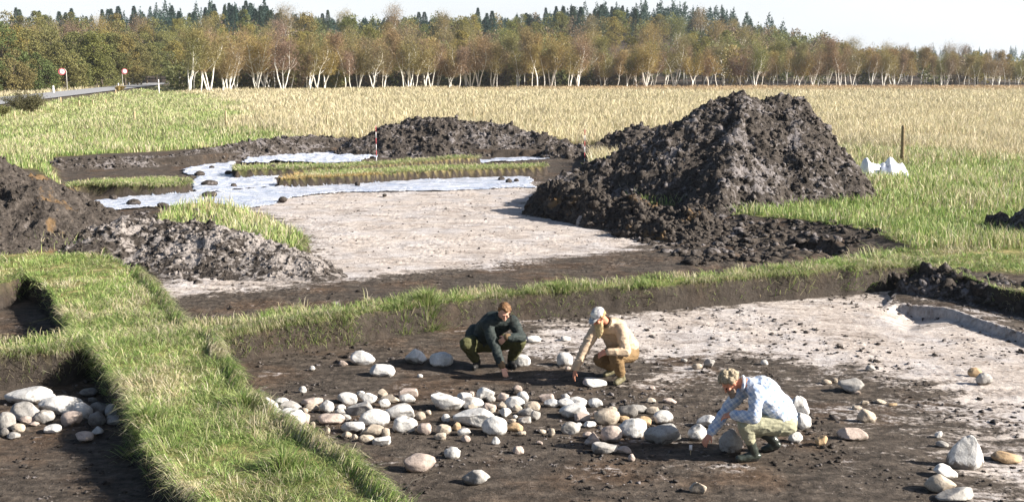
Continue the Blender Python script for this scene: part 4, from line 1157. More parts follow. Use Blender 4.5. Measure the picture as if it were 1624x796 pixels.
# big trees by the road on the left
RV = [('spreading olive', broadleaf(70, 13, 5.5, 6500, M_leaf_g)), ('tall olive green', broadleaf(71, 15, 5.0, 6500, M_leaf_g)), ('low bushy green', broadleaf(72, 9, 4.6, 5000, M_leaf_g, low=.02)), ('golden brown', broadleaf(73, 13, 5.0, 6000, M_leaf))]
lt = [(-40,200,1,1.0),(10,196,0,.95),(35,205,3,.9),(60,200,0,.85),(90,214,1,.8),(110,200,2,.95),(135,214,0,.85),(160,214,3,.82),(185,222,0,.8),(205,224,3,.8),(225,235,1,.75),(30,188,2,.8),(-10,185,2,.85),(75,192,2,.75),
      (130,206,2,.8),(170,215,2,.8),(212,232,2,.75),(240,262,1,.8),(262,275,0,.75),(285,290,3,.8),(20,240,1,1.1),(80,245,1,1.05),(140,250,1,1.05),(200,262,1,1.05),(255,300,1,1.1)]
for i, (u, y, k, s_) in enumerate(lt):
    x = (u-812)/F_PX*y; zg = ht(x, y)
    plant('roadside_tree', RV[k][1], x, y, s_, rnd.uniform(0, 6.28),
          f'{RV[k][0]} tree beyond the road, ' + ('at the left edge' if u < 20 else 'left of the first sign' if u < 90 else 'between the two signs' if u < 190 else 'right of the second sign') + (', in the second line' if y > 238 and u < 230 else ', by the verge' if y < 200 else ''),
          'tree', 'leafy trees beyond the road')
# the rest of the wood, a mass of crowns nobody could count
def wood_mass(n, label, seed, yr, urange, mats, hmul, cf, cone=False):
    r = np.random.default_rng(seed)
    u = r.uniform(*urange, n); y = r.uniform(*yr, n)
    if yr[1] < 60: y = y + CAM_Z*F_PX/(np.interp(u, edge_u, edge_v)-HOR)
    x = (u-812)/F_PX*y
    zg = terrain(x, y); ok = (np.abs(road_dist(x, y)[0]) > 9) | (y > 288); x, y, zg = x[ok], y[ok], zg[ok]; n = len(x)
    m = 420; H = hmul*r.uniform(.8, 1.15, n)
    if cone and yr[1] < 600: H = H*np.interp((x/y)*F_PX+812, [0, 200, 260, 430, 480, 840, 900, 1240], [.66, .72, 1, 1, .55, .55, 1, .9])
    wd = r.uniform(2.5, 4, n)
    dv = r.normal(0, 1, (n, m, 3)); dv /= np.linalg.norm(dv, axis=2)[..., None]
    cen = dv*(wd[:, None]*r.uniform(.5, 1.05, (n, m)))[..., None]*np.array([1, 1, 1.0])
    cen[..., 2] = cen[..., 2]*(H/wd*.5)[:, None] + (H*.5)[:, None]
    if cone:
        t_ = np.clip(cen[..., 2]/H[:, None], 0, 1); cen[..., :2] *= (1.25*(1-t_)+.06)[..., None]; cen[..., 2] *= 1.25
    cen += np.stack([x, y, zg], 1)[:, None]
    cen = cen.reshape(-1, 3); dirs = dv.reshape(-1, 3)+r.normal(0, .6, (n*m, 3)); dirs /= np.linalg.norm(dirs, axis=1)[:, None]
    V, F = leaf_quads(cen, dirs, r.uniform(.4, 1.0, n*m), r.uniform(.25, .6, n*m), r)
    col = np.repeat(cf(n, r), m*3, 0)*r.uniform(.75, 1.25, (n*m*3, 1)); col = np.concatenate([col, np.ones((len(col), 1))], 1)
    o = link('woodland', mesh_np('woodland', V, F, [M_blade], {'col': ('FLOAT_COLOR', col)}))
    return tag(o, label, 'woodland', kind='stuff')
AUT = np.array([(.17, .18, .06), (.25, .20, .07), (.19, .14, .09), (.15, .165, .06), (.20, .16, .10)])
CON = np.array([(.05, .09, .07), (.06, .10, .075)])
wood_mass(370, 'mass of autumn woodland behind the birches', 80, (265, 440), (-420, 1300), None, 9, lambda n, r: AUT[r.integers(0, 5, n)])
wood_mass(220, 'thicket between the birch trunks', 85, (14, 50), (300, 1000), None, 5.0, lambda n, r: AUT[r.integers(0, 5, n)]*.9)
wood_mass(190, 'low scrub behind the birches on the right', 81, (285, 420), (1150, 2000), None, 6.5, lambda n, r: AUT[r.integers(0, 5, n)])
wood_mass(520, 'conifer plantation on the hill', 82, (435, 520), (-420, 1240), None, 11, lambda n, r: CON[r.integers(0, 2, n)], True)
wood_mass(300, 'distant dark wood on the horizon at the right', 83, (900, 1000), (1150, 2050), None, 12.5, lambda n, r: CON[r.integers(0, 2, n)], True)
wood_mass(90, 'leafy wood beyond the road past the left edge', 86, (190, 260), (-450, -75), None, 11, lambda n, r: AUT[r.choice([0, 3, 1], n)])
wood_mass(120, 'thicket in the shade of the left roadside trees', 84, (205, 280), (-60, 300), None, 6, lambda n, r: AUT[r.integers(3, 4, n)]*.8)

# willow bush by the road, shrubs
def bush(label, u, v, w, h, seed, mat, cat='bush'):
    p = P(u, v, 0); k = px_per_m(p[1]); W_ = w/k/2; H_ = h/k; r = np.random.default_rng(seed); n = 7000
    mb = MB(); tips = []
    for q in range(26):
        a = r.uniform(0, 6.28); d_ = r.uniform(.1, 1)*W_*.8; t = np.array([math.cos(a)*d_, math.sin(a)*d_, H_*r.uniform(.55, .95)*(1-.4*(d_/W_)**2)])
        mb.tube([(t[0]*.2, t[1]*.2, -.1), t*.6, t], [.03, .02, .008], 4); tips.append(t)
    tips = np.array(tips); c = tips[r.integers(0, 26, n)]*r.uniform(.35, 1.02, n)[:, None] + r.normal(0, .16, (n, 3))*W_*.5*np.array([1, 1, .5]); c[:, 2] = np.abs(c[:, 2])
    dirs = r.normal(0, .5, (n, 3))+np.array([0, 0, .5]); dirs /= np.linalg.norm(dirs, axis=1)[:, None]
    V, F = leaf_quads(c, dirs, r.uniform(.08, .22, n), r.uniform(.03, .07, n), r)
    e = thing('willow_bush', label, cat, (p[0], p[1], ht(p[0], p[1])))
    mb.build('stem', [M_bark_d], e); link('foliage', mesh_np('foliage', V, F, [mat]), e)
M_bush = crown_material('grey_willow', [(.12, .115, .06), (.13, .12, .065)], .3)
bush('grey-green willow bush at the left edge in front of the road', 45, 184, 100, 36, 91, M_bush)
bush('low dark bush at the left edge below the willow', 2, 190, 36, 18, 92, M_leaf_g)
bush('reddish low shrub on the bank under the right road sign', 190, 152, 22, 8, 93, M_twig)

# ------------------------------------------------------------------ road signs and edge posts
M_post = simple('grey_post', (.50, .48, .45), .5, .1, 5); M_white = simple('white_paint', (.80, .78, .80), .5, .05, 5)
M_red = simple('red_paint', (.55, .09, .11), .5, .08, 5); M_pinkw = simple('sign_face', (.80, .74, .76), .5, .03, 3)
def disc(mb, c, r0, r1, y, th, k=28):
    V = []
    for yy in (y, y+th):
        for rr in (r0, r1):
            for j in range(k):
                a = 2*math.pi*j/k; V.append((c[0]+rr*math.cos(a), yy, c[1]+rr*math.sin(a)))
    F = []
    for j in range(k):
        j2 = (j+1) % k
        F += [(j, j2, k+j2, k+j), (2*k+j2, 2*k+j, 3*k+j, 3*k+j2), (k+j, k+j2, 3*k+j2, 3*k+j), (j2, j, 2*k+j, 2*k+j2)]
    mb.add(V, F)
def sign(label, u, v, h, r, off, rz):
    p = P(u, v, .85); e = thing('road_sign', label, 'road sign', (p[0], p[1], ht(p[0], p[1])), rz, 'round signs by the road')
    mb = MB(); mb.tube([(0, 0, -.2), (0, 0, h*.9), (off*.25, 0, h*.985), (off*.7, 0, h)], [.055]*4, 8); mb.build('pole', [M_post], e, True)
    c = (off, h-r*.75); m1 = MB(); disc(m1, c, .0001, r*.78, -.075, .03); m1.build('sign_face', [M_pinkw], e)
    m2 = MB(); disc(m2, c, r*.78, r, -.08, .04); m2.build('red_rim', [M_red], e)
sign('round red-rimmed sign on a hooked grey pole, left one beside the road', 107, 145, 3.3, .52, -.62, R(8))
sign('round red-rimmed sign on a straight pole, right one beside the road', 195, 140, 3.3, .50, .42, R(8))
def edge_post(u, v, h, w, label):
    p = P(u, v, .8); e = thing('edge_post', label, 'marker post', (p[0], p[1], ht(p[0], p[1])), 0, 'marker posts by the road')
    mb = MB(); mb.tube([(0,0,-.2),(0,0,h*.7)], [w, w*.95], 10); mb.build('shaft', [M_white], e, True)
    m2 = MB(); m2.tube([(0,0,h*.7),(0,0,h*.97),(0,0,h)], [w*.95, w*.9, w*.5], 10); m2.build('cap', [M_white], e, True)
edge_post(85, 148, 1.0, .14, 'stout white marker post left of the left road sign')
edge_post(188, 141, .95, .10, 'white marker post just left of the right road sign')
edge_post(205, 138, .8, .09, 'short white marker post right of the right road sign')
edge_post(252, 142, 2.4, .09, 'tall slim white and yellow marker post at the road bend')

# ------------------------------------------------------------------ stakes, posts, ranging poles
def stake(u, v, h, w, label, mat=None, lean=0.0, wire=False):
    p = P(u, v, 0); k = px_per_m(p[1]); H = h/k; mb = MB(); r = max(w/k/2, .014)
    mb.tube([(0, 0, -.3), (lean*H*.5, 0, H*.5), (lean*H, 0, H-.03), (lean*H, 0, H)], [r*1.03, r, r*.95, r*.7], 9)
    o = mb.build('wooden_stake', [mat or M_wood], None, True, loc=(p[0], p[1], ht(p[0], p[1])), rot=(0, 0, 1)); tag(o, label, 'stake', 'wooden stakes in the meadow')
for a in ((24,193,16,3,'pale stake right of the low dark bush at the left edge'), (60,171,9,2.5,'short stake in front of the willow bush'), (97,172,11,2.5,'stake below the left road sign'),
          (126,171,10,2.5,'second stake right of the willow bush'), (148,168,9,2.5,'third stake right of the willow bush'), (168,166,9,2.2,'fourth stake right of the willow bush'), (184,156,8,2,'stake under the right road sign'),
          (214,194,18,3.2,'taller stake alone in green grass, left of the brightest one'), (359,203,27,3.5,'bright yellow-brown stake above the long low bank'), (519,203,20,2.5,'thin stake above the right end of the low bank'),
          (751,192,20,2,'thin stake behind the crest of the middle heap')):
    stake(*a)
p = P(1430, 259, 0)
e = thing('fence_post', 'thick round wooden post standing behind the white plastic bag', 'post', (p[0], p[1], ht(p[0], p[1])))
mb = MB(); mb.tube([(0,0,-.3),(.0,0,.8),(-.02,0,1.52),(-.02,0,1.56)], [.085,.08,.078,.06], 12); mb.build('shaft', [M_wood_d], e, True)
mb = MB(); mb.tube([(-.02,0,1.561),(-.02,0,1.60)], [.062,.055], 12); mb.build('cut_top', [M_wood], e)
def ranging_pole(u, v0, v1, label):
    p = P(u, v1, ZM+.1); H = (v1-v0)/px_per_m(p[1])
    e = thing('ranging_pole', label, 'ranging pole', (p[0], p[1], ht(p[0], p[1])), 0, 'red and white ranging poles')
    n = 6; 
    for i in range(n):
        mb = MB(); z0 = H*i/n; z1 = H*(i+1)/n
        mb.tube([(0,0,z0-(.1 if i == 0 else 0)),(0,0,z1)], [.016,.016], 10); mb.build('band', [M_red if i % 2 else M_white], e, True)
    mb = MB(); mb.tube([(0,0,H),(0,0,H+.03)], [.016,.006], 10); mb.build('tip', [M_white], e)
ranging_pole(597, 197, 255, 'red and white ranging pole before the left end of the middle heap')
ranging_pole(927, 203, 257, 'red and white ranging pole between the middle heap and the tallest heap')

# ------------------------------------------------------------------ white plastic bag
M_bag = simple('white_plastic_bag', (.80, .81, .86), .35, .04, 3, .5, bump=.6, bs=9)
M_bag_shadow = simple('blue_shadow_tint', (.22, .25, .33), .5, .15, 5, .4)  # blue shadow in the bag's opening, painted as a grey-blue colour
p = P(1408, 281, 0)
e = thing('plastic_bag', 'crumpled white plastic bag lying at the right foot of the tallest heap', 'plastic bag', (p[0], p[1]+.25, ht(p[0], p[1])))
def bag_surface():
    gx, gy = np.meshgrid(np.linspace(-1, 1, 70), np.linspace(-.45, .45, 30))
    def pk(cx, cy, h, s1, s2): return h*np.clip(1-(np.abs((gx-cx)/s1)**1.25+np.abs((gy-cy)/s2)**1.6), 0, 1)**.75
    H = np.maximum(pk(-.72, .05, .56, .50, .42), pk(.26, .08, .54, .66, .38)*(1+.12*np.sin(gx*7))); H = np.maximum(H, (.36+.05*np.sin(gx*11+1))*np.exp(-(gx/.85)**6)*np.exp(-((gy-.08)/.30)**2)); H += .09*(1-np.abs(fbm(gx*2.4, gy*2.4, 2, 15))*2)*np.clip(H*3, 0, 1)
    H += .06*(1-np.abs(fbm(gx*4, gy*4, 3, 5)))**2*np.clip(H*3, 0, 1) + .03*fbm(gx*9, gy*9, 2, 8)*np.clip(H*3, 0, 1)
    ed = sstep(1, .86, np.abs(gx))*sstep(.45, .33, np.abs(gy)); H = H*ed
    return np.stack([gx*.98, gy+.1*H, H], -1), gx, gy
S_, gx, gy = bag_surface(); ny_, nx_, _ = S_.shape; idx = np.arange(nx_*ny_).reshape(ny_, nx_)
F = np.stack([idx[:-1,:-1], idx[:-1,1:], idx[1:,1:], idx[1:,:-1]], -1).reshape(-1, 4)
o = link('sack', mesh_np('sack', S_.reshape(-1, 3), F, [M_bag], smooth=True), e); md = o.modifiers.new('t', 'SOLIDIFY'); md.thickness = .01
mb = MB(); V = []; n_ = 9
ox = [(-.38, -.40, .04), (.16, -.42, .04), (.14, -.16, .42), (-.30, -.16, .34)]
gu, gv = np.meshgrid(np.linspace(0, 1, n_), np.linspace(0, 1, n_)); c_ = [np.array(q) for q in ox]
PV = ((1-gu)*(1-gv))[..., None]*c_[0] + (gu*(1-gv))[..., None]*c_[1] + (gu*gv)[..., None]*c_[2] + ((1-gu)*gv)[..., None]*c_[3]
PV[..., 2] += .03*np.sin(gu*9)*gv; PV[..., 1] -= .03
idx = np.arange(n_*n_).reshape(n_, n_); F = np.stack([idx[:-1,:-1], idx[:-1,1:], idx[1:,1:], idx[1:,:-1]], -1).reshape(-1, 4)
o = link('mouth_shadow', mesh_np('mouth_shadow', PV.reshape(-1, 3), F, [M_bag_shadow], smooth=True), e); md = o.modifiers.new('t', 'SOLIDIFY'); md.thickness = .008  # sheet that paints the shadow in the opening

# ------------------------------------------------------------------ people
M_skin = simple('skin', (.60, .33, .24), .55, .12, 10, .35)
M_skin_red = simple('sun_flushed_skin', (.58, .25, .16), .55, .15, 10, .35)
M_hand = simple('weathered_hands', (.46, .27, .19), .6, .15, 12, .3)
def remesh(mb, voxel, wr=0.0, wf=9, seed=0, smooth_it=4, keep=None):
    V, F, _ = mb.data(); me = mesh_np('tmp', V, F)
    o = bpy.data.objects.new('tmp', me); C.objects.link(o)
    m = o.modifiers.new('r', 'REMESH'); m.mode = 'VOXEL'; m.voxel_size = voxel
    m2 = o.modifiers.new('s', 'SMOOTH'); m2.factor = .5; m2.iterations = smooth_it
    dg = bpy.context.evaluated_depsgraph_get(); dg.update()
    ev = o.evaluated_get(dg); em = ev.to_mesh()
    n = len(em.vertices); V = np.empty(n*3); em.vertices.foreach_get('co', V); V = V.reshape(-1, 3)
    N = np.empty(n*3); em.vertices.foreach_get('normal', N); N = N.reshape(-1, 3)
    lt = np.empty(len(em.polygons), int); em.polygons.foreach_get('loop_total', lt)
    L = np.empty(len(em.loops), int); em.loops.foreach_get('vertex_index', L)
    st = np.concatenate([[0], np.cumsum(lt)[:-1]])
    F = [np.stack([L[st[lt == 4]+i] for i in range(4)], 1)]
    F = F[0]
    ev.to_mesh_clear(); bpy.data.objects.remove(o); bpy.data.meshes.remove(me)
    if wr:
        a = 1-np.abs(fbm3(V, wf, 2, seed)); b = 1-np.abs(fbm3(V*np.array([1, 1, 2.2]), wf*1.7, 2, seed+3))
        V = V + N*(wr*(a**3*1.3+b**4-.8))[:, None]
    return V, F
def hmat(fwd, up=(0, 0, 1)):
    f = np.array(fwd, float); f /= np.linalg.norm(f); x = np.cross(f, up); x /= np.linalg.norm(x); u = np.cross(x, f)
    return np.stack([x, f, u], 1)       # local x right, y forward, z up
def hand(mb, wrist, tip, palm_n, curl=.35, sc=1.0, thumb_side=1):
    w = np.array(wrist, float); d = np.array(tip, float)-w; d /= np.linalg.norm(d); n = np.array(palm_n, float); n -= d*np.dot(n, d); n /= np.linalg.norm(n); s_ = np.cross(d, n)
    for q in (-.026, -.009, .009, .026):
        mb.cap(w+s_*q*.6*sc, .016*sc, w+d*.085*sc+s_*q*1.05*sc, .0125*sc, 8)
    for q, L in ((-.032, .062), (-.011, .076), (.011, .083), (.032, .074)):
        b = w+d*.085*sc+s_*q*sc; d1 = d+n*curl*.5+s_*q*3; d1 /= np.linalg.norm(d1); m_ = b+d1*L*.5*sc
        d2 = d+n*curl*1.6; d2 /= np.linalg.norm(d2); t = m_+d2*L*.5*sc
        mb.cap(b, .0098*sc, m_, .0088*sc, 8); mb.cap(m_, .0088*sc, t, .0075*sc, 8)
    b = w+d*.025*sc+s_*.022*thumb_side*sc; d1 = d*.6+s_*.75*thumb_side+n*.25; d1 /= np.linalg.norm(d1); m_ = b+d1*.045*sc; d2 = d*.9+s_*.3*thumb_side+n*.4; d2 /= np.linalg.norm(d2)
    mb.cap(b, .013*sc, m_, .0105*sc, 8); mb.cap(m_, .0105*sc, m_+d2*.033*sc, .0085*sc, 8)
def limb(mb, pts, rad):
    for i in range(len(pts)-1): mb.cap(pts[i], rad[i], pts[i+1], rad[i+1], 14)
def lerp(a, b, t): return np.array(a, float)*(1-t)+np.array(b, float)*t
def person(label, origin, J, head_f, mats, cap_=False, beard=0, curly=False, boots='boot', hair_l=1.0, cuffs=None, voxel=.009):
    e = thing('person', label, 'person', (origin[0], origin[1], origin[2]))
    J = {k: np.array(v, float) for k, v in J.items()}
    hc = J['head']; Hm = hmat(head_f); hp = lambda v: hc + Hm@np.array(v, float)
    # --- the body: one continuous surface
    b = MB()
    b.ell(hp((0, -.012, .03)), (.073, .092, .088), Hm, 20, 14); b.ell(hp((0, .028, -.045)), (.056, .062, .066), Hm, 16, 10)
    b.cap(hp((0, .09, .012)), .010, hp((0, .112, -.022)), .015, 8)                    # nose
    b.cap(hp((-.035, .082, .03)), .011, hp((.035, .082, .03)), .011, 8)               # brow
    b.cap(hp((-.018, .086, -.055)), .009, hp((.018, .086, -.055)), .009, 8)           # lips
    b.ell(hp((0, .072, -.088)), (.024, .022, .020), Hm, 10, 8)                        # chin
    for s_ in (-1, 1):
        b.ell(hp((s_*.078, -.015, -.005)), (.012, .022, .032), Hm, 10, 8); b.ell(hp((s_*.042, .068, -.02)), (.022, .02, .022), Hm, 10, 8)
    limb(b, [J['neck'], hp((0, -.035, -.05))], [.06, .055])
    limb(b, [J['pelvis'], J['waist'], J['chest'], J['neck']], [.13, .125, .13, .065])
    b.cap(J['shr'], .06, J['shl'], .06, 12); b.cap(J['hipr'], .09, J['hipl'], .09, 12)
    for s_ in 'rl':
        limb(b, [J['sh'+s_], J['el'+s_], lerp(J['el'+s_], J['wr'+s_], .4), J['wr'+s_]], [.054, .041, .038, .026])
        limb(b, [J['hip'+s_], J['kn'+s_], lerp(J['kn'+s_], J['an'+s_], .35), J['an'+s_]], [.088, .056, .053, .03])
        b.cap(J['an'+s_], .03, lerp(J['an'+s_], J['to'+s_], .7), .018)
        ax = J['tip'+s_]; hand(b, J['wr'+s_], ax, J.get('pn'+s_, np.array((0, 0, -1))), J.get('curl'+s_, .4) if not isinstance(J.get('curl'+s_), np.ndarray) else float(J['curl'+s_]), 1.0, 1 if s_ == 'r' else -1)
    V, F = remesh(b, .0065, smooth_it=2); link('body', mesh_np('body', V, F, [mats['skin']], smooth=True), e)
    for s_ in (-1, 1):
        m = MB(); m.ell(hp((s_*.031, .079, .008)), (.0115, .0115, .0085), Hm, 10, 8); m.build('eye', [mats['eye']], e, True)
    # --- jacket or shirt
    t = MB(); g = mats.get('top_fat', 1.0)
    limb(t, [lerp(J['pelvis'], J['waist'], .25), J['waist'], J['chest'], lerp(J['chest'], J['neck'], .7)], [.178*g, .165*g, .168*g, .10*g])
    t.cap(lerp(J['shr'], J['shl'], .02), .082*g, lerp(J['shr'], J['shl'], .98), .082*g, 14)
    for s_ in 'rl':
        limb(t, [lerp(J['hip'+s_], J['waist'], .2), lerp(J['waist'], J['sh'+s_], .5), J['sh'+s_]], [.13*g, .13*g, .086*g])
        limb(t, [J['sh'+s_], J['el'+s_], lerp(J['el'+s_], J['wr'+s_], .55), lerp(J['el'+s_], J['wr'+s_], .93)], [.088*g, .068*g, .06*g, .05*g])
    for a_, r_ in mats.get('hem', []): t.ell(a_, r_, None, 16, 12)
    V, F = remesh(t, voxel, .011, 5, 3); link(mats['top_name'], mesh_np(mats['top_name'], V, F, [mats['top']], smooth=True), e)
    nk = J['neck']; hd = hp((0, -.04, -.06))-nk; hd /= np.linalg.norm(hd)
    c = MB(); 
    for q in range(14):
        a0, a1 = 2*math.pi*q/14, 2*math.pi*(q+1)/14
        xx = np.cross(hd, [0, 1, 0.1]); xx /= np.linalg.norm(xx); yy = np.cross(hd, xx)
        c.cap(nk+hd*.035+(xx*math.cos(a0)+yy*math.sin(a0))*.078, .022, nk+hd*.035+(xx*math.cos(a1)+yy*math.sin(a1))*.078, .022, 8)
    V, F = remesh(c, .009); link('collar', mesh_np('collar', V, F, [mats.get('collar', mats['top'])], smooth=True), e)
    if cuffs is not None:
        for s_ in 'rl':
            m = MB(); m.cap(lerp(J['el'+s_], J['wr'+s_], .84), .056, lerp(J['el'+s_], J['wr'+s_], .97), .052, 12); V, F = remesh(m, .009); link('cuff', mesh_np('cuff', V, F, [cuffs], smooth=True), e)
    # --- trousers
    t = MB(); t.cap(J['hipr'], .135, J['hipl'], .135, 14); t.cap(J['pelvis'], .15, lerp(J['pelvis'], J['waist'], .45), .145, 14)
    bl = mats.get('trouser_end', .82)
    for s_ in 'rl':
        limb(t, [J['hip'+s_], lerp(J['hip'+s_], J['kn'+s_], .5), J['kn'+s_], lerp(J['kn'+s_], J['an'+s_], .35), lerp(J['kn'+s_], J['an'+s_], bl)], [.138, .116, .092, .088, .072])
    V, F = remesh(t, voxel, .010, 5.5, 9); link('trousers', mesh_np('trousers', V, F, [mats['trousers']], smooth=True), e)
    # --- footwear
    for s_ in 'rl':
        t = MB(); an, to = J['an'+s_], J['to'+s_]; d_ = to-an; d_ /= np.linalg.norm(d_); heel = an - d_*.05; heel[2] = an[2]-.045
        top = lerp(J['kn'+s_], an, bl-.12 if boots == 'rubber' else .72)
        limb(t, [top, lerp(top, an, .6), an], [.062, .055, .056]); t.cap(heel, .042, lerp(heel, to, .55)+np.array([0, 0, .012]), .046, 12); t.cap(lerp(heel, to, .5), .045, to, .038, 12)
        V, F = remesh(t, .008, .004, 9, 5); ob = link('boot', mesh_np('boot', V, F, [mats['boot']], smooth=True), e)
        m = MB(); so = np.array([0, 0, -.036]); m.cap(heel+so, .022, lerp(heel, to, .5)+so, .026, 10); m.cap(lerp(heel, to, .5)+so, .026, to+so*.85, .022, 10)
        m.build('sole', [mats['sole']], ob, True)
    # --- hair, cap, beard
    h = MB(); r = np.random.default_rng(int(abs(origin[0]*100))+3)
    nh = 90 if curly else 70
    for q in range(nh):
        th = r.uniform(0, 6.28); ph = r.uniform(0, 1.9 if curly else 1.75)
        dv = np.array([math.sin(ph)*math.cos(th), math.sin(ph)*math.sin(th), math.cos(ph)])
        if dv[1] > .25 and dv[2] < .55: continue
        if cap_ and dv[2] > .15: continue
        if abs(dv[0]) > .8 and dv[1] > -.1 and dv[2] < -.1: continue
        c0 = np.array([0, -.018, .032])+dv*np.array([.078, .094, .092])
        h.ell(hp(c0), (.026, .026, .022) if not curly else (.033*r.uniform(.75, 1.4),)*3, Hm, 8, 6)
    h.ell(hp((0, -.022, .045 if not cap_ else .02)), (.074, .085, .082 if not cap_ else .06), Hm, 16, 10)
    V, F = remesh(h, .007, .006 if curly else .004, 30, 4, 1 if curly else 2); link('hair', mesh_np('hair', V, F, [mats['hair']], smooth=True), e)
    if beard:
        m = MB()
        for q in range(60):
            a = r.uniform(-1.35, 1.35); zt = r.uniform(0, 1)
            st_ = hp((math.sin(a)*.066, .028+math.cos(a)*.062, -.048-.02*zt)); en = hp((math.sin(a)*.058, .03+math.cos(a)*.062, -.08)) + (np.array([0, 0, -1.0])*.75 + Hm[:, 1]*.1 - Hm[:, 2]*.3)*beard*(.35+.65*zt)*(.35+.65*math.cos(a))
            m.cap(st_, .019, en, .016, 8)
        V, F = remesh(m, .008, .005, 26, 8, 1); link('beard', mesh_np('beard', V, F, [mats['beard']], smooth=True), e)
    if cap_:
        m = MB(); m.ell(hp((0, -.02, .062)), (.092, .108, .078), Hm, 22, 12); V, F = remesh(m, .008, .004, 9, 2); k_ = (V-hc)@Hm
        ke = k_[:, 2] > .038; F = F[ke[F].all(1)]; oc = link('cap', mesh_np('cap', V, F, [mats['cap']], smooth=True), e); md = oc.modifiers.new('t', 'SOLIDIFY'); md.thickness = .005
        m = MB(); VV = []; nn = 12
        for ring, (ra, ry) in enumerate(((.086, .0), (.080, .075))):
            for q in range(nn+1):
                a = math.pi*q/nn; VV.append(hp((math.cos(a)*ra, .055+math.sin(a)*(.035+ry*1.0)+(.0 if ring else -.01), .052-.014*ring*math.sin(a))))
        m.add(VV, [(q, q+1, nn+2+q, nn+1+q) for q in range(nn)]); ob = m.build('visor', [mats['cap']], oc, True); md = ob.modifiers.new('t', 'SOLIDIFY'); md.thickness = .007
    return e
M_eye = simple('dark_eye', (.03, .02, .02), .2, .1, 5)
M_jk1 = simple('dark_green_jacket', (.022, .030, .029), .7, .35, 14, .3, bump=.5, bs=25); M_cuff = simple('tan_cord', (.17, .11, .06), .8, .2, 40)
M_tr1 = simple('olive_trousers', (.075, .075, .032), .8, .3, 10, bump=.5, bs=25); M_bt1 = simple('black_boot_leather', (.025, .024, .024), .5, .3, 10)
M_hair1 = simple('brown_hair', (.16, .085, .04), .6, .45, 30); M_shirt1 = simple('pale_scarf', (.45, .50, .50), .7, .3, 12)
M_jk2 = simple('beige_jacket', (.50, .38, .27), .75, .15, 9, bump=.5, bs=22); M_tr2 = simple('brown_trousers', (.20, .13, .065), .8, .12, 5, bump=.5, bs=22)
M_hair2 = simple('blond_hair', (.42, .30, .15), .7, .3, 30); M_beard2 = simple('yellow_blond_beard', (.46, .35, .19), .7, .3, 30); M_col2 = simple('dark_collar', (.09, .07, .05), .8, .3, 20)
M_bt2 = simple('brown_green_boot', (.14, .125, .075), .6, .3, 10); M_sole = simple('dark_sole', (.02, .02, .02), .7, .2, 10)
M_tr3 = simple('greenish_beige_trousers', (.33, .32, .225), .8, .14, 7, bump=.5, bs=22); M_bt3 = simple('dark_rubber_boot', (.035, .042, .036), .28, .3, 8, .5)
M_hair3 = simple('grey_brown_curls', (.30, .25, .18), .8, .55, 45); M_beard3 = simple('grey_beard', (.26, .19, .14), .8, .4, 40)
def cap_mat():
    m, nt, b = new_mat('grey_white_cap'); k = NB(nt); f = k.vor(k.coords(), 16)
    nt.links.new(k.mix(k.step(f, .5, .56), (.66, .64, .60), (.30, .30, .33)), b.inputs['Base Color']); return m
def plaid():
    m, nt, b = new_mat('blue_checked_shirt'); k = NB(nt); tc = k.n('ShaderNodeTexCoord'); sx = k.n('ShaderNodeSeparateXYZ')
    mp = k.n('ShaderNodeMapping'); mp.inputs['Rotation'].default_value = (0, R(38), 0); nt.links.new(tc.outputs['Object'], mp.inputs[0]); nt.links.new(mp.outputs[0], sx.inputs[0])
    def st(ax, f, w, ph=0): return k.step(k.math('SINE', k.math('ADD', k.math('MULTIPLY', ax, f), ph)), w, w+.15)
    a = st(sx.outputs[0], 75, .35); c = st(sx.outputs[2], 75, .35); a2 = st(sx.outputs[0], 75, .9, 3.2); c2 = st(sx.outputs[2], 75, .9, 3.2); y_ = st(sx.outputs[1], 75, .35)
    s1 = k.math('MULTIPLY', k.math('ADD', k.math('ADD', a, c), k.math('MULTIPLY', y_, .3)), .45, True); s2 = k.math('MULTIPLY', k.math('ADD', a2, c2), .5, True)
    col = k.mix(s1, (.66, .69, .74), (.22, .32, .52)); col = k.mix(s2, col, (.13, .19, .38))
    nt.links.new(col, b.inputs['Base Color']); b.inputs['Roughness'].default_value = .85
    k.bump(k.noise(k.coords(), 22, 4), .5, .02, b); return m
M_cap = cap_mat(); M_plaid = plaid()

def org(u, v):
    q = P(u, v, ZF); return (q[0], q[1], ht(q[0], q[1])+.0)
# 1: squatting man, dark jacket
J1 = dict(pelvis=(-.14,.20,.34), waist=(-.12,.14,.50), chest=(.02,.0,.68), neck=(.13,-.10,.79), head=(.19,-.24,.895), shr=(-.06,-.14,.70), shl=(.30,-.09,.73),
          elr=(.04,-.35,.42), wrr=(.16,-.57,.17), tipr=(.24,-.70,.005), pnr=(-.2,.5,-.6), curlr=.25,
          ell=(.44,-.27,.52), wrl=(.22,-.38,.56), tipl=(.12,-.36,.47), pnl=(-.5,.5,-.5), curll=.5,
          hipr=(-.22,.14,.33), hipl=(-.03,.16,.33), knr=(-.37,-.22,.42), knl=(.42,-.16,.45), anr=(-.22,.0,.10), anl=(.28,.08,.10), tor=(-.26,-.16,.045), tol=(.34,-.09,.045))
person('man in a dark green jacket and olive trousers squatting, one hand reaching to the soil', org(780, 583), J1, (.12, -.80, -.62),
       dict(skin=M_skin, eye=M_eye, top=M_jk1, top_name='jacket', collar=M_jk1, trousers=M_tr1, boot=M_bt1, sole=M_sole, hair=M_hair1, top_fat=1.0,
            hem=[((-.24,.20,.42), (.17,.17,.20)), ((-.30,.10,.38), (.10,.13,.12))]), cuffs=M_cuff)
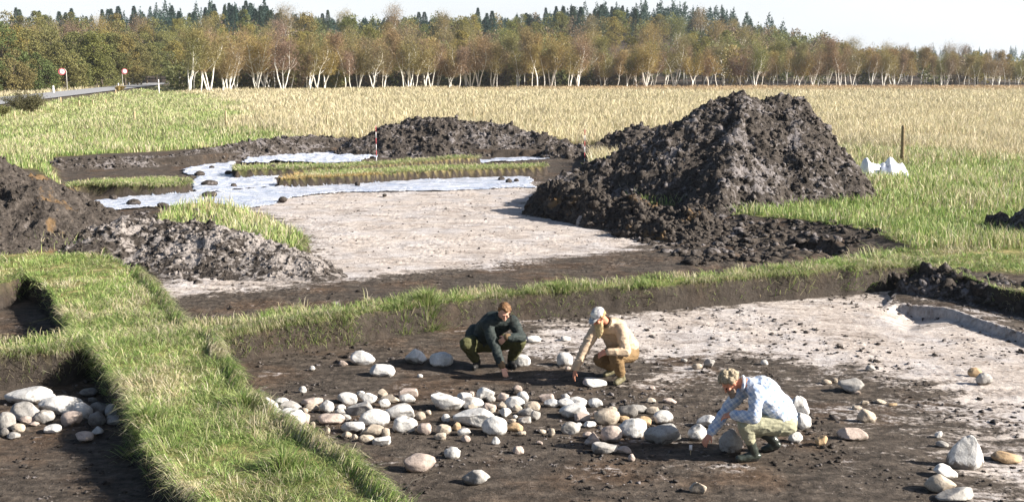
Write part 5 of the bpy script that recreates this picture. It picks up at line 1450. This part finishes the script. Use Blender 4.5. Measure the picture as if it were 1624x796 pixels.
J2 = dict(pelvis=(.32,.18,.38), waist=(.29,.12,.54), chest=(.16,-.04,.76), neck=(.02,-.17,.87), head=(-.10,-.28,.98), shr=(-.10,-.06,.79), shl=(.22,-.24,.80),
          elr=(-.30,-.20,.50), wrr=(-.42,-.28,.24), tipr=(-.46,-.31,.05), pnr=(.8,.2,0), curlr=.35,
          ell=(.27,-.40,.53), wrl=(.02,-.44,.53), tipl=(-.08,-.43,.50), pnl=(-.2,.6,-.7), curll=.6,
          hipr=(.22,.20,.36), hipl=(.38,.10,.38), knr=(-.06,-.04,.32), knl=(.13,-.36,.46), anr=(.16,.22,.13), anl=(.24,-.14,.10), tor=(.04,.14,.05), tol=(.15,-.28,.045))
person('bearded man in a light cap and beige jacket crouching with one arm down', org(957, 603), J2, (-.62, -.42, -.60),
       dict(skin=M_skin_red, eye=M_eye, top=M_jk2, top_name='jacket', collar=M_col2, trousers=M_tr2, boot=M_bt2, sole=M_sole, hair=M_hair2, beard=M_beard2, cap=M_cap, top_fat=.98,
            hem=[((.34,.14,.45), (.17,.17,.17))]), cap_=True, beard=.17)
J3 = dict(pelvis=(.36,.04,.42), waist=(.31,.02,.58), chest=(.12,.0,.79), neck=(-.09,-.01,.87), head=(-.26,-.02,.885), shr=(-.02,.17,.80), shl=(.0,-.19,.81),
          elr=(-.25,.14,.54), wrr=(-.46,.04,.27), tipr=(-.58,.0,.09), pnr=(.2,.3,-.8), curlr=.4,
          ell=(-.04,-.30,.57), wrl=(-.26,-.17,.56), tipl=(-.36,-.10,.52), pnl=(0,.5,-.8), curll=.6,
          hipr=(.36,.14,.41), hipl=(.36,-.07,.42), knr=(-.02,.20,.36), knl=(-.11,-.17,.44), anr=(.30,.14,.15), anl=(.01,-.12,.105), tor=(.19,.16,.045), tol=(-.17,-.16,.045))
person('grey-curled man in a blue checked shirt and rubber boots squatting side-on by the stones', org(1190, 725), J3, (-.62, -.10, -.84),
       dict(skin=M_skin_red, eye=M_eye, top=M_plaid, top_name='shirt', collar=M_plaid, trousers=M_tr3, boot=M_bt3, sole=M_sole, hair=M_hair3, beard=M_beard3, top_fat=.98, trouser_end=.5,
            hem=[((.34,.04,.50), (.17,.17,.15))]), beard=.05, curly=True, boots='rubber')
# small find marker by the man's hand
q = P(1095, 722, ZF); e = thing('find_marker', 'tiny white marker peg stuck in the soil by the reaching hand', 'marker', (q[0], q[1], ht(q[0], q[1])))
mb = MB(); mb.tube([(0,0,-.03),(0,0,.06)], [.006,.006], 6); mb.build('peg', [M_wood], e); mb = MB(); mb.box((0,-.001,.085), (.035,.006,.06)); mb.build('flag', [M_white], e)

# ------------------------------------------------------------------ thin air haze over the meadow
hm = bpy.data.materials.new('air'); hm.use_nodes = True; hn = hm.node_tree
for q_ in list(hn.nodes):
    if q_.type == 'BSDF_PRINCIPLED': hn.nodes.remove(q_)
pv = hn.nodes.new('ShaderNodeVolumePrincipled'); pv.inputs['Color'].default_value = (.80, .88, 1.0, 1); pv.inputs['Density'].default_value = .00016; pv.inputs['Anisotropy'].default_value = .3
hn.links.new(pv.outputs[0], hn.nodes['Material Output'].inputs['Volume'])
mb = MB(); mb.box((0, 2300, 22), (5600, 4900, 50)); tag(mb.build('haze', [hm]), 'thin pale air haze over the whole meadow and wood', 'haze', kind='stuff')
